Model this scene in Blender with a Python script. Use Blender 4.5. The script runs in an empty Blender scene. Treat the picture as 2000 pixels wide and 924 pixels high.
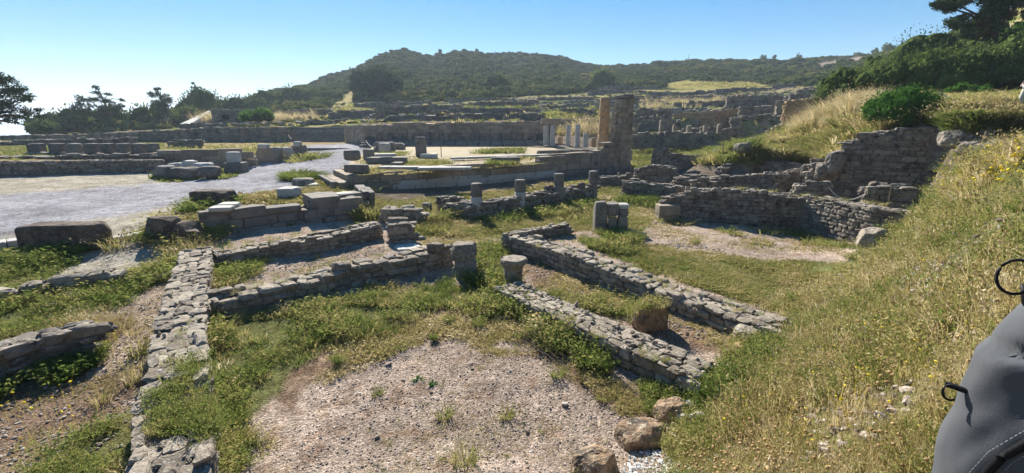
import bpy, math, random
import numpy as np
from math import radians as rad, pi, sin, cos
S = bpy.context.scene
# ------------------------------------------------------------------ camera, sky, sun, exposure
F = 900.0; PITCH = rad(13.9); CZ = 3.5            # focal length in photo pixels (2000 wide), tilt, eye height
cd = bpy.data.cameras.new('camera'); cam = bpy.data.objects.new('camera', cd); S.collection.objects.link(cam)
cd.sensor_width = 36; cd.lens = 36*F/2000; cd.clip_start = .05; cd.clip_end = 60000
cam.location = (0, 0, CZ); cam.rotation_euler = (rad(90)-PITCH, 0, 0); S.camera = cam
SUN_AZ, SUN_EL = rad(-20), rad(33)                # azimuth from the view axis (+Y), clockwise positive
w = bpy.data.worlds.new('World'); S.world = w; w.use_nodes = True
wn = w.node_tree; bg = wn.nodes['Background']; sk = wn.nodes.new('ShaderNodeTexSky'); sk.sky_type = 'NISHITA'
sk.sun_disc = False; sk.sun_elevation = SUN_EL; sk.sun_rotation = SUN_AZ; sk.altitude = 0
sk.air_density = 1.0; sk.dust_density = 0.05; sk.ozone_density = 3.0
gm = wn.nodes.new('ShaderNodeGamma'); gm.inputs[1].default_value = .62; hs = wn.nodes.new('ShaderNodeHueSaturation'); hs.inputs['Saturation'].default_value = 2.15; wn.links.new(sk.outputs[0], gm.inputs[0]); wn.links.new(gm.outputs[0], hs.inputs['Color']); wb = wn.nodes.new('ShaderNodeVectorMath'); wb.operation = 'MULTIPLY'; wb.inputs[1].default_value = (.76, .92, 1.0); wn.links.new(hs.outputs[0], wb.inputs[0]); wn.links.new(wb.outputs[0], bg.inputs[0]); bg.inputs[1].default_value = .083
sl = bpy.data.lights.new('sun', 'SUN'); sl.energy = 5.0; sl.angle = rad(.5); sl.color = (1, .94, .84)
so = bpy.data.objects.new('sun', sl); S.collection.objects.link(so)
so.rotation_euler = (rad(90)-SUN_EL, 0, pi-SUN_AZ); so.location = (-30, 60, 60)
S.view_settings.view_transform = 'Standard'; S.view_settings.look = 'None'
S.view_settings.gamma = 1; S.view_settings.exposure = 1.5; S.view_settings.use_curve_mapping = False
S.cycles.max_bounces = 6; S.cycles.transparent_max_bounces = 6
rng = np.random.default_rng(7); random.seed(7)
C = S.collection
# ------------------------------------------------------------------ photo pixel -> world
ca, sa = cos(PITCH), sin(PITCH)
def ray(px, py):
    d = (px-1000)/F; v = (462-py)/F
    return np.array([d, ca+v*sa, -sa+v*ca])
def P(px, py, z):                                  # point of the ray at height z
    r = ray(px, py); t = (z-CZ)/r[2]; return np.array([r[0]*t, r[1]*t, z])
def A(px, py, Y):                                  # point of the ray at forward distance Y
    r = ray(px, py); t = Y/r[1]; return np.array([r[0]*t, Y, CZ+r[2]*t])
def up(x, y, py):                                  # height of pixel row py over ground point x, y
    v = (462-py)/F; return CZ+(-sa+v*ca)*y/(ca+v*sa)
def proj(x, y, z):
    dz = z-CZ; f = y*ca-dz*sa; u = y*sa+dz*ca; f = np.where(f < .05, .05, f)
    return 1000+F*x/f, 462-F*u/f
# ------------------------------------------------------------------ noise
def _h(ix, iy, iz=0):
    n = np.sin(ix*127.1+iy*311.7+iz*74.7)*43758.5453; return n-np.floor(n)
def dep(b): return (b[1]*ca-(b[2]-CZ)*sa)/F      # metres per photo pixel at a point
def n2(x, y):
    ix, iy = np.floor(x), np.floor(y); fx, fy = x-ix, y-iy; fx = fx*fx*(3-2*fx); fy = fy*fy*(3-2*fy)
    return (_h(ix, iy)*(1-fx)+_h(ix+1, iy)*fx)*(1-fy)+(_h(ix, iy+1)*(1-fx)+_h(ix+1, iy+1)*fx)*fy
def fbm(x, y, o=4):
    s = 0; a = .5
    for i in range(o): s = s+a*(n2(x+i*17.3, y-i*9.1)-.5); x, y = x*2.03, y*2.03; a *= .5
    return s
def n3(p):
    i = np.floor(p); f = p-i; f = f*f*(3-2*f); r = 0
    for dx in (0, 1):
        for dy in (0, 1):
            for dz in (0, 1):
                wgt = (f[..., 0] if dx else 1-f[..., 0])*(f[..., 1] if dy else 1-f[..., 1])*(f[..., 2] if dz else 1-f[..., 2])
                r = r+wgt*_h(i[..., 0]+dx, i[..., 1]+dy, i[..., 2]+dz)
    return r
def fbm3(p, o=3):
    s = 0; a = .5
    for k in range(o): s = s+a*(n3(p+k*7.7)-.5); p = p*2.1; a *= .5
    return s
# ------------------------------------------------------------------ terrain height
def warp(x, y):
    r = np.hypot(x, y)+1e-6; l = np.log(1+r/3.)/r; return np.stack([x*l, y*l], -1)
class Surf:
    def __init__(s, pts, c=.04, lam=1e-4):
        pts = np.array(pts, float); s.q = warp(pts[:, 0], pts[:, 1]); s.c = c; n = len(pts)
        d = np.sqrt(((s.q[:, None]-s.q[None])**2).sum(-1)+c*c)-lam*np.eye(n)
        M = np.zeros((n+1, n+1)); M[:n, :n] = d; M[n, :n] = M[:n, n] = 1
        s.w = np.linalg.solve(M, np.append(pts[:, 2], 0))
    def __call__(s, x, y):
        x = np.asarray(x, float); y = np.asarray(y, float); sh = x.shape; q = warp(x.ravel(), y.ravel()); out = np.empty(len(q))
        for i in range(0, len(q), 40000):
            d = np.sqrt(((q[i:i+40000, None]-s.q[None])**2).sum(-1)+s.c**2); out[i:i+40000] = d@s.w[:-1]+s.w[-1]
        return out.reshape(sh)
bank = [P(*p) for p in [(1180, 924, 0), (1330, 800, .0), (1400, 924, .45), (1500, 924, .95), (1600, 924, 1.2), (1700, 924, 1.4), (1900, 924, 1.85), (1400, 780, .2),
    (1500, 750, .5), (1500, 650, .15), (1600, 650, .65), (1600, 570, .2), (1700, 550, .75), (1800, 750, 1.65), (1800, 600, 1.5), (1900, 700, 2.0), (1700, 800, 1.35), (1600, 800, .95),
    (1990, 800, 2.2), (1995, 600, 2.3), (1700, 480, .2), (1750, 480, .8), (1800, 450, 1.2), (1790, 400, .4), (1860, 380, 1.5), (1900, 450, 1.9), (1900, 350, 2.0), (1950, 350, 2.5), (1950, 420, 2.3),
    (1870, 310, 2.3), (1930, 300, 2.75), (1995, 300, 3.0), (1995, 400, 2.6), (1960, 262, 3.1), (2100, 300, 3.05), (2100, 500, 2.7), (2200, 700, 2.5)]]
bank += [(0, .8, 1.85), (0, 0, 1.9), (-2, 0, 1.8), (2, 0, 2.05), (0, -3, 2.2), (-2.6, 2, .8), (0, 2.4, 1.2), (1.2, 1.6, 1.8), (-6, 0, 1.0), (6, 0, 3.0), (10, -5, 4), (-10, -8, 2), (0, -14, 4), (-20, 2, .6), (25, 0, 7), (-40, -10, 2), (0, -60, 14), (60, -20, 20), (-60, -60, 6), (-110, 0, -6)]
right = [A(*p) for p in [(1700, 262, 19.5), (1620, 312, 23), (1800, 252, 18), (1900, 240, 17.), (1985, 217, 18), (1765, 238, 21), (1700, 215, 26), (1640, 240, 27), (1560, 268, 30), (1500, 292, 28),
    (1440, 310, 26.5), (1400, 318, 27), (1850, 190, 27), (1990, 188, 26), (1740, 185, 33), (1850, 140, 45), (1980, 100, 45), (1800, 170, 50), (2150, 200, 18), (2300, 120, 30), (2500, 60, 50), (2200, -100, 90),
    (1600, 315, 25)]]
low = [P(*p) for p in [(450, 924, 0), (750, 924, 0), (1000, 924, 0), (700, 700, 0), (1000, 700, 0), (900, 600, 0), (500, 650, 0), (1200, 740, 0), (1000, 520, 0), (1150, 520, .03), (1400, 650, .1), (1300, 600, .05),
    (200, 924, .05), (0, 924, .05), (100, 780, -.05), (-100, 700, 0), (0, 760, -.05), (250, 650, 0), (0, 600, .05), (200, 600, 0), (280, 510, .1), (50, 515, .1), (150, 500, .1), (600, 500, .1), (750, 480, .1),
    (900, 440, 0), (1100, 430, 0), (1250, 400, 0), (1300, 470, 0), (1600, 490, .0), (1450, 450, 0), (1400, 560, .05), (1250, 500, 0), (800, 400, 0), (1000, 370, 0), (1200, 350, 0), (1640, 395, -.1), (1540, 395, 0), (1730, 400, -.05),
    (1400, 380, 0), (1300, 350, .05), (1500, 350, .2), (1250, 315, .1), (1330, 310, .3), (1250, 290, .6), (1350, 280, 1.0), (1450, 275, 1.3),
    (0, 445, .42), (0, 385, .42), (-300, 345, .36), (-150, 349, .38), (150, 385, .44), (-150, 400, .4), (300, 385, .46), (200, 440, .42), (260, 445, .42), (0, 347, .4), (290, 340, .42), (350, 405, .5), (420, 395, .5), (500, 330, .5), (600, 375, .5), (640, 330, .65), (620, 300, .85), (620, 279, 1.1), (700, 298, 1.05), (-300, 370, .3), (-300, 460, .2),
    (-300, 324, 1.1), (0, 318, 1.2), (150, 314, 1.22), (290, 308, 1.2), (380, 305, .95), (470, 305, .8), (550, 305, .75), (150, 300, 1.2), (150, 287, 1.1), (-150, 306, 1.15), (-60, 300, 1.15), (50, 300, 1.18), (-150, 296, 1.1), (250, 300, 1.2), (300, 287, 1.1), (440, 284, 1.1), (0, 290, 1.1), (540, 281, 1.1), (-300, 290, 1.)]]
low += [A(900, 296, 44), (-5, 36, .4), (4, 36, .4), A(1050, 284, 46), A(760, 290, 46), A(1130, 268, 52), A(1180, 268, 54), A(1280, 262, 57), A(1400, 262, 58), A(1500, 265, 52), A(1300, 250, 64), (-40, 80, 1), (0, 90, 1.5), (50, 90, 4), (-100, 100, 1), (0, 300, 2), (-300, 300, 0), (300, 300, 20)]
upp = [A(*p) for p in [(-400, 300, 63), (0, 267, 62), (100, 265, 61), (200, 262, 60), (300, 257, 60), (450, 250, 61), (620, 248, 62.5), (700, 243, 59), (760, 243, 51), (900, 241, 51), (1050, 239, 51), (1150, 240, 64), (1280, 236, 64), (1380, 226, 70), (1500, 228, 62), (1560, 232, 52),
    (200, 256, 85), (100, 268, 85), (0, 285, 110), (-300, 330, 110), (350, 250, 85), (400, 238, 95), (480, 233, 85), (560, 236, 75), (620, 228, 80), (700, 218, 90), (800, 218, 80), (900, 205, 95), (1000, 200, 100), (1100, 205, 92), (1100, 222, 78),
    (1000, 226, 66), (850, 228, 66), (1250, 218, 80), (1250, 196, 100), (1350, 205, 90), (1350, 180, 120), (1450, 200, 85), (1450, 175, 115), (1550, 205, 75), (1600, 180, 85), (1600, 160, 120), (1690, 170, 75),
    (200, 262, 160), (100, 280, 200), (300, 243, 160), (0, 330, 200), (400, 218, 175), (500, 190, 205), (600, 168, 235), (660, 143, 250), (700, 133, 260), (745, 109, 262), (780, 102, 262), (900, 101, 265), (1000, 105, 270), (1060, 109, 280), (1100, 117, 290), (1150, 131, 295),
    (1200, 137, 300), (1300, 137, 320), (1400, 132, 320), (1500, 129, 300), (1600, 124, 300), (1700, 108, 260), (1800, 98, 220), (1900, 80, 180), (2100, 40, 160), (2400, 0, 160),
    (600, 205, 140), (690, 190, 140), (800, 192, 130), (900, 190, 125), (1000, 188, 130), (1100, 182, 140), (1200, 168, 150), (1300, 160, 165), (1450, 158, 165), (1600, 145, 170), (1700, 140, 150), (500, 218, 130), (700, 165, 195), (850, 150, 190), (1000, 150, 190), (1150, 158, 200), (850, 125, 225), (1000, 130, 225),
    (500, 260, 500), (700, 240, 520), (850, 230, 520), (1000, 230, 550), (1300, 200, 600), (1700, 180, 600), (0, 420, 500), (200, 420, 500), (300, 320, 350), (400, 300, 420), (-300, 420, 400), (2300, 100, 500)]]
upp += [(-100, 1500, -250), (-900, 1200, -250), (900, 1500, -200), (0, 2500, -300), (-2000, 2000, -300), (2000, 1500, -200), (-1500, 0, -250), (-400, 0, -60), (-250, 100, -40)]
SL = Surf(bank+right[9:12]+right[3:5]+right[16:]+low); SU = Surf(bank[-20:]+right+upp)
SR = Surf(bank[28:]+right+[P(*q) for q in [(1200, 350, 0), (1250, 315, .1), (1330, 310, .3), (1250, 290, .6), (1350, 280, 1.0), (1450, 275, 1.3)]]+[A(*q) for q in [(1180, 268, 54), (1280, 262, 57), (1400, 262, 58), (1500, 265, 52)]])
_qa = []; _qr = []                                  # foot line of the high wall that holds the bank
for px, Y in [(1380, 28.8), (1440, 28.2), (1585, 25.0), (1592, 21.2), (1690, 20.4), (1760, 19.8), (1830, 19.2), (1880, 18.2), (1925, 17.2)]:
    q = A(px, 255, Y); _qa.append(math.atan2(q[0], q[1])); _qr.append(math.hypot(q[0], q[1]))
# the retaining line between the lower sanctuary and the upper town: (pixel column, distance)
rwl = [(-700, 64), (0, 60.5), (557, 58.6), (559, 61.4), (671, 61.4), (673, 58.6), (712, 48.9), (1061, 48.9), (1066, 62), (1300, 62), (1440, 66), (1442, 59.5), (1545, 58), (1640, 50)]
_az = []; _rr = []
for px, Y in rwl:
    q = A(px, 250, Y); _az.append(math.atan2(q[0], q[1])); _rr.append(math.hypot(q[0], q[1]))
_ka = []; _kr = []                                  # line of the court wall: flat court before it, ledge behind it
for px, py in [(-420, 362), (-150, 352), (0, 346), (80, 343), (150, 340), (230, 338), (312, 335)]:
    q = P(px, py, .43); _ka.append(math.atan2(q[0], q[1])); _kr.append(math.hypot(q[0], q[1])+.3)
def H(x, y, rough=True):
    x = np.asarray(x, float); y = np.asarray(y, float)
    az = np.arctan2(x, y); r = np.hypot(x, y)
    R = np.interp(az, _az, _rr); e = np.clip((np.abs(az+.05)-.75)/.3, 0, 1); 
    t = np.clip((r-R+.25)/.5, 0, 1); near = (az > 0.66)
    t = np.where(near, np.clip((r-30)/20, 0, 1), t); t = t*t*(3-2*t)
    q = np.clip((r-np.interp(az, _qa, _qr)+.2)/.35, 0, 1)*(az > _qa[0]-.02)
    lo = SL(x, y); q = np.where(az > _qa[-1], np.clip((r-12)/8, 0, 1), q); lo = lo*(1-q)+SR(x, y)*q
    RK = np.interp(az, _ka, _kr); mk = np.clip((r-RK+16)/6, 0, 1)*np.clip((RK+12-r)/5, 0, 1)*np.clip((_ka[-1]+.012-az)/.025, 0, 1)*np.clip((az+1.35)/.1, 0, 1)
    lo = lo*(1-mk)+(.43+.77*np.clip((r-RK)/.4, 0, 1))*mk
    z = lo*(1-t)+SU(x, y)*t
    if rough:
        tz = z+fbm(x*.05, y*.05)*1.5; st = 1.15; k = np.floor(tz/st); f = tz/st-k; g = np.clip((f-.35)/.3, 0, 1); dz = (k+g*g*(3-2*g)-tz/st)*st
        m = np.clip((r-R-3)/10, 0, 1)*np.clip((125-r)/25, 0, 1)*np.where(near, 0, 1)*(az > -.35)
        z = z+dz*m*.85+fbm(x*.9, y*.9)*.35*m
        z = z+fbm(x*1.3, y*1.3)*.10*np.clip(r/14, .35, 1)+fbm(x*5, y*5, 3)*.035
        z = z+fbm(x*.045+5, y*.045)*3.*np.clip((r-130)/100, 0, 1)+fbm(x*.012, y*.012)*26*np.clip((r-450)/400, 0, 1)
    return z
def G(px, py, zmax=None):                           # where the ray of a photo pixel meets the ground
    r = ray(px, py); t = np.exp(np.linspace(math.log(1.2), math.log(700), 900)); X = r[0]*t; Y = r[1]*t; Z = CZ+r[2]*t
    h = H(X, Y, False); k = np.nonzero(Z < h)[0]
    if len(k) == 0: k = [len(t)-1]
    k = max(int(k[0]), 1); a = (Z[k-1]-h[k-1])/((Z[k-1]-h[k-1])-(Z[k]-h[k])+1e-9); tt = t[k-1]+(t[k]-t[k-1])*a
    return np.array([r[0]*tt, r[1]*tt, CZ+r[2]*tt])
# ------------------------------------------------------------------ mesh builder
class MB:
    def __init__(s): s.V = []; s.L = []; s.T = []; s.C = []; s.n = 0
    def add(s, v, f, tint=.5):
        v = np.asarray(v, float).reshape(-1, 3); f = np.asarray(f, int)
        s.V.append(v); s.L.append((f+s.n).ravel()); s.T.append(np.full(len(f), f.shape[1]))
        s.C.append(np.broadcast_to(np.asarray(tint, float), (len(v),)).copy()); s.n += len(v)
    def mesh(s, name, mat, smooth=False):
        me = bpy.data.meshes.new(name); V = np.concatenate(s.V); L = np.concatenate(s.L); T = np.concatenate(s.T)
        me.vertices.add(len(V)); me.vertices.foreach_set('co', V.ravel())
        me.loops.add(len(L)); me.loops.foreach_set('vertex_index', L.astype(np.int32))
        me.polygons.add(len(T)); st = np.concatenate([[0], np.cumsum(T)[:-1]])
        me.polygons.foreach_set('loop_start', st.astype(np.int32)); me.polygons.foreach_set('loop_total', T.astype(np.int32))
        me.polygons.foreach_set('use_smooth', np.full(len(T), smooth))
        a = me.attributes.new('tint', 'FLOAT', 'POINT'); a.data.foreach_set('value', np.concatenate(s.C).astype(np.float32))
        me.update(); me.validate(); me.materials.append(mat); return me
    def obj(s, name, mat, parent=None, smooth=False, origin=None):
        if origin is not None:
            s.V = [v-np.asarray(origin) for v in s.V]
        o = bpy.data.objects.new(name, s.mesh(name, mat, smooth)); C.objects.link(o)
        if origin is not None and parent is None: o.location = origin
        if parent: o.parent = parent
        return o
def tag(o, label=None, cat=None, group=None, kind=None):
    if label: o['label'] = label
    if cat: o['category'] = cat
    if group: o['group'] = group
    o['kind'] = kind or 'thing'
    return o
def thing(name, loc, label, cat, group=None, rz=0):
    o = bpy.data.objects.new(name, None); C.objects.link(o); o.location = loc; o.rotation_euler = (0, 0, rz); o.empty_display_size = .2
    return tag(o, label, cat, group)
def copy_tree(o, parent=None):
    c = o.copy(); C.objects.link(c)
    if parent: c.parent = parent
    for ch in [q for q in bpy.data.objects if q.parent == o]: copy_tree(ch, c)
    return c
# ------------------------------------------------------------------ materials
def mat(name, ramp, scale=3, rough=.9, bump=.3, bscale=18, spots=None, spot_amt=.5, detail=6, noise_mix=.5, transl=0, attr=True, spot_scale=2.2, coords=None, bdist=.03):
    m = bpy.data.materials.new(name); m.use_nodes = True; nt = m.node_tree; N = nt.nodes; K = nt.links; b = N['Principled BSDF']
    b.inputs['Roughness'].default_value = rough; b.inputs['Specular IOR Level'].default_value = .0 if transl else .1
    g = N.new('ShaderNodeNewGeometry'); nz = N.new('ShaderNodeTexNoise'); nz.inputs['Scale'].default_value = scale; nz.inputs['Detail'].default_value = detail
    nz.inputs['Roughness'].default_value = .62; K.new(g.outputs['Position'], nz.inputs['Vector'])
    cr = N.new('ShaderNodeValToRGB'); els = cr.color_ramp.elements
    while len(els) < len(ramp): els.new(.5)
    for i, (p, c) in enumerate(ramp): els[i].position = p; els[i].color = (*c, 1)
    if attr:
        at = N.new('ShaderNodeAttribute'); at.attribute_name = 'tint'
        mx = N.new('ShaderNodeMix'); mx.inputs[0].default_value = noise_mix
        st = N.new('ShaderNodeMapRange'); st.inputs[1].default_value = .3; st.inputs[2].default_value = .7; K.new(nz.outputs[0], st.inputs[0])
        K.new(at.outputs['Fac'], mx.inputs[2]); K.new(st.outputs[0], mx.inputs[3]); K.new(mx.outputs[0], cr.inputs[0])
    else:
        st = N.new('ShaderNodeMapRange'); st.inputs[1].default_value = .3; st.inputs[2].default_value = .7; K.new(nz.outputs[0], st.inputs[0]); K.new(st.outputs[0], cr.inputs[0])
    col = cr.outputs[0]
    for i, (sc, c, lo, hi) in enumerate(spots or []):
        n = N.new('ShaderNodeTexNoise'); n.inputs['Scale'].default_value = sc; n.inputs['Detail'].default_value = 5; n.inputs['Roughness'].default_value = .7
        ad = N.new('ShaderNodeVectorMath'); ad.inputs[1].default_value = (i*13.1, 5.3, i*3.); K.new(g.outputs['Position'], ad.inputs[0]); K.new(ad.outputs[0], n.inputs['Vector'])
        r = N.new('ShaderNodeMapRange'); r.inputs[1].default_value = lo; r.inputs[2].default_value = hi; K.new(n.outputs[0], r.inputs[0])
        mm = N.new('ShaderNodeMix'); mm.data_type = 'RGBA'; K.new(r.outputs[0], mm.inputs[0]); K.new(col, mm.inputs[6]); mm.inputs[7].default_value = (*c, 1); col = mm.outputs[2]
    K.new(col, b.inputs['Base Color'])
    if bump:
        nb = N.new('ShaderNodeTexNoise'); nb.inputs['Scale'].default_value = bscale; nb.inputs['Detail'].default_value = 7; nb.inputs['Roughness'].default_value = .65
        K.new(g.outputs['Position'], nb.inputs['Vector']); bp = N.new('ShaderNodeBump'); bp.inputs['Strength'].default_value = bump; bp.inputs['Distance'].default_value = bdist
        K.new(nb.outputs[0], bp.inputs['Height']); K.new(bp.outputs[0], b.inputs['Normal'])
    if transl:
        tr = N.new('ShaderNodeBsdfTranslucent'); K.new(col, tr.inputs[0]); ms = N.new('ShaderNodeMixShader'); ms.inputs[0].default_value = transl
        K.new(b.outputs[0], ms.inputs[1]); K.new(tr.outputs[0], ms.inputs[2]); K.new(ms.outputs[0], N['Material Output'].inputs[0])
    return m
dk = (.05, .05, .052); lich = (.42, .41, .38); rust = (.33, .2, .1)
M = {}
M['rubble'] = mat('rubble_stone', [(0, (.09, .075, .06)), (.35, (.17, .145, .12)), (.6, (.25, .215, .175)), (.85, (.32, .28, .225)), (1, (.36, .27, .18))], 6, bump=1, bscale=16,
    spots=[(5, (.035, .033, .032), .52, .66), (11, (.36, .35, .31), .6, .7), (3, rust, .66, .8)])
M['rubble_near'] = mat('lichened_rubble_stone', [(0, (.1, .08, .06)), (.35, (.19, .158, .122)), (.6, (.28, .238, .185)), (.85, (.35, .305, .24)), (1, (.34, .235, .14))], 11, bump=1, bscale=22, noise_mix=.5, bdist=.03,
    spots=[(6, (.1, .095, .09), .54, .68), (18, (.46, .44, .4), .58, .68), (24, (.08, .075, .07), .62, .68), (2.2, (.28, .16, .08), .64, .78)])
M['ashlar'] = mat('weathered_ashlar', [(0, (.16, .13, .1)), (.4, (.25, .205, .155)), (.7, (.32, .26, .195)), (1, (.38, .32, .24))], 3, bump=.8, bscale=14, spots=[(1.6, (.1, .09, .08), .54, .72), (7, lich, .66, .76)])
M['ashlar_grey'] = mat('grey_ashlar', [(0, (.12, .11, .1)), (.5, (.19, .17, .15)), (1, (.28, .25, .21))], 3, bump=.9, bscale=14, spots=[(2.1, (.07, .065, .06), .52, .7), (8, lich, .66, .76)])
M['brown_block'] = mat('brown_rough_block', [(0, (.07, .055, .042)), (.5, (.13, .1, .08)), (1, (.22, .175, .13))], 4, bump=1, bscale=12, bdist=.06, attr=False, spots=[(3, (.04, .035, .03), .5, .66), (9, lich, .64, .74)])
M['light'] = mat('pale_new_stone', [(0, (.33, .32, .3)), (.5, (.4, .385, .355)), (1, (.46, .43, .38))], 3, bump=.6, bscale=20, spots=[(2.5, (.16, .15, .14), .55, .72)])
M['orange'] = mat('ochre_sandstone', [(0, (.24, .15, .085)), (.5, (.36, .24, .14)), (1, (.44, .31, .18))], 2.5, bump=1, bscale=10, bdist=.05, spots=[(3, (.13, .1, .075), .52, .7), (7, lich, .64, .74)])
M['wall_fill'] = mat('packed_wall_fill', [(0, (.11, .088, .064)), (.5, (.22, .187, .145)), (1, (.33, .288, .23))], 9, bump=1, bscale=26, bdist=.05, attr=False, spots=[(6, (.12, .1, .075), .52, .64), (15, (.46, .44, .4), .58, .7)])
M['rusty_rock'] = mat('rusty_rock', [(0, (.12, .075, .045)), (.45, (.26, .175, .11)), (1, (.4, .31, .21))], 7, bump=1, bscale=9, bdist=.07, attr=False, spots=[(4, (.09, .075, .06), .5, .62), (13, (.42, .38, .31), .58, .68)])
M['dirt'] = mat('earth_mortar', [(0, (.1, .085, .065)), (.5, (.17, .145, .115)), (1, (.25, .21, .165))], 7, bump=1, bscale=25)
M['farstone'] = mat('distant_rubble', [(0, (.13, .11, .09)), (.5, (.23, .2, .16)), (1, (.34, .29, .225))], 1.2, bump=1, bscale=4, spots=[(1.0, dk, .52, .68), (3, lich, .62, .75)], bdist=.1)
# ------------------------------------------------------------------ ground sheet
def inpoly(px, py, poly):
    c = np.zeros(np.shape(px), bool); n = len(poly); j = n-1
    for i in range(n):
        xi, yi = poly[i]; xj, yj = poly[j]
        if yi != yj: c ^= ((yi > py) != (yj > py)) & (px < (xj-xi)*(py-yi)/(yj-yi)+xi)
        j = i
    return c
ZC = dict(gravel=(.33, .262, .212), court=(.29, .285, .3), sand=(.34, .31, .25), dry=(.27, .22, .12), green=(.12, .125, .05), soil=(.19, .135, .095), maq=(.035, .05, .018), brown=(.2, .165, .12), tan=(.42, .33, .2), scree=(.15, .125, .1))
zones = [  # painted in order, photo polygons
 ('gravel', [(-900, 420), (1000, 420), (1800, 480), (1800, 1400), (-900, 1400)]),
 ('court', [(-900, 340), (300, 336), (560, 300), (600, 270), (700, 270), (720, 320), (640, 392), (430, 400), (350, 440), (0, 475), (-900, 480)]),
 ('sand', [(-900, 345), (0, 348), (300, 335), (330, 352), (400, 350), (280, 360), (130, 372), (0, 380), (-900, 400)]),
 ('sand', [(430, 388), (520, 378), (620, 372), (660, 345), (690, 350), (690, 400), (430, 405)]),
 ('sand', [(0, 462), (120, 440), (350, 400), (430, 400), (420, 450), (380, 470), (300, 480), (0, 510)]),
 ('dry', [(-900, 335), (0, 325), (300, 315), (560, 286), (700, 279), (672, 262), (558, 270), (0, 275), (-900, 290)]),
 ('green', [(-900, 320), (0, 311), (320, 306), (320, 276), (-900, 276)]),
 ('dry', [(700, 400), (1240, 340), (1300, 390), (1300, 430), (1120, 452), (980, 460), (900, 475), (820, 480), (820, 440), (730, 405)]),
 ('soil', [(1000, 500), (1120, 520), (1300, 610), (1450, 650), (1500, 690), (1350, 690), (1200, 620), (1040, 560)]),
 ('brown', [(1240, 340), (1700, 370), (1800, 400), (1690, 480), (1560, 455), (1380, 430), (1280, 430)]),
 ('gravel', [(1240, 425), (1380, 430), (1690, 475), (1660, 500), (1500, 505), (1330, 490), (1250, 470)]),
 ('green', [(1120, 460), (1250, 480), (1500, 510), (1660, 512), (1560, 625), (1500, 600), (1350, 550), (1180, 490)]),
 ('soil', [(500, 640), (700, 600), (900, 560), (960, 600), (1000, 640), (860, 640), (720, 690), (620, 740), (560, 800), (500, 760)]),
 ('green', [(395, 620), (480, 620), (620, 595), (760, 565), (880, 550), (900, 580), (760, 640), (620, 680), (560, 740), (450, 860), (420, 924), (395, 924)]),
 ('soil', [(980, 640), (1020, 640), (1280, 780), (1290, 850), (1200, 800)]),
 ('green', [(60, 924), (200, 830), (300, 770), (400, 760), (420, 1000), (60, 1000)]),
 ('soil', [(-300, 760), (100, 740), (230, 730), (290, 750), (200, 830), (60, 924), (-300, 924)]),
 ('sand', [(0, 495), (300, 480), (345, 505), (340, 540), (230, 560), (0, 560)]),
 ('green', [(-300, 500), (60, 495), (130, 520), (60, 560), (-300, 570)]),
 ('green', [(-300, 590), (60, 570), (230, 560), (330, 545), (200, 600), (120, 640), (0, 690), (-300, 740)]),
 ('green', [(1330, 750), (1500, 640), (1600, 560), (1690, 480), (1800, 395), (1900, 290), (2000, 250), (2900, 200), (2900, 1500), (1400, 1500), (1330, 924)]),
 ('dry', [(1400, 322), (1550, 255), (1700, 185), (2100, 190), (2100, 262), (1900, 262), (1700, 262), (1620, 310), (1560, 318)]),
 ('green', [(1232, 330), (1232, 285), (1540, 268), (1500, 290), (1400, 320), (1290, 318)]),
 ('green', [(1640, 205), (1760, 160), (2300, 100), (2300, 195), (1850, 196)]),
]
NA, NR = 1050, 760
az = np.concatenate([np.linspace(-pi, -1.12, 60)[:-1], np.linspace(-1.12, 1.12, NA), np.linspace(1.12, pi, 60)[1:]])
rr = np.concatenate([[.05, .3, .6, .9], np.exp(np.linspace(math.log(1.2), math.log(2600), NR))])
AZ, RR = np.meshgrid(az, rr, indexing='ij'); X = np.sin(AZ)*RR; Y = np.cos(AZ)*RR
Z = H(X, Y)
Xf, Yf, Zf = X.ravel(), Y.ravel(), Z.ravel(); V = np.stack([Xf, Yf, Zf], -1)
na, nr = X.shape; idx = np.arange(na*nr).reshape(na, nr)
fq = np.stack([idx[:-1, :-1], idx[:-1, 1:], idx[1:, 1:], idx[1:, :-1]], -1).reshape(-1, 4)
def zonecol(x, y, z):
    px, py = proj(x, y, z); r = np.hypot(x, y)
    j = fbm(x*2.2+3, y*2.2)*1.0; s = 26*np.clip(6/r, .3, 1.6)
    px = px+j*s*2.4; py = py+fbm(x*2.2-9, y*2.2+4)*s
    col = np.tile(np.array(ZC['scree']), (len(x), 1)); front = y > .3
    dens = fbm(x*.02, y*.02)
    col[r > 128] = ZC['maq']
    col[(r > 60)] = np.where((r > 128)[r > 60][:, None], ZC['maq'], ZC['scree'])
    g = (r > 60) & (r < 135) & (fbm(x*.07+3, y*.11) > .0); col[g] = (.28, .245, .115)
    g = (r > 60) & (r < 115) & (fbm(x*.1+30, y*.12) > .1); col[g] = (.14, .16, .05)
    back = (y < .3) | (r < 1.4); col[back] = ZC['dry']
    for k, poly in zones:
        m = inpoly(px, py, poly) & front & (r < 75)
        col[m] = ZC[k]
    m = inpoly(px, py, [(1290, 166), (1330, 158), (1480, 160), (1500, 168), (1400, 176), (1320, 174)]) & (r > 75); col[m] = (.25, .22, .08)
    m = inpoly(px, py, [(1590, 125), (1700, 107), (1700, 114), (1600, 131)]) & (r > 150); col[m] = (.25, .2, .17)
    m = inpoly(px, py, [(625, 215), (690, 175), (705, 185), (680, 215), (650, 232)]) & (r > 75) & (r < 220); col[m] = (.3, .26, .13)
    return col
gcol = zonecol(Xf, Yf, Zf)
me = bpy.data.meshes.new('ground'); mb = MB(); mb.add(V, fq)
ground = mb.obj('ground', M['dirt'], smooth=True); me = ground.data; tag(ground, kind='structure')
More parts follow.
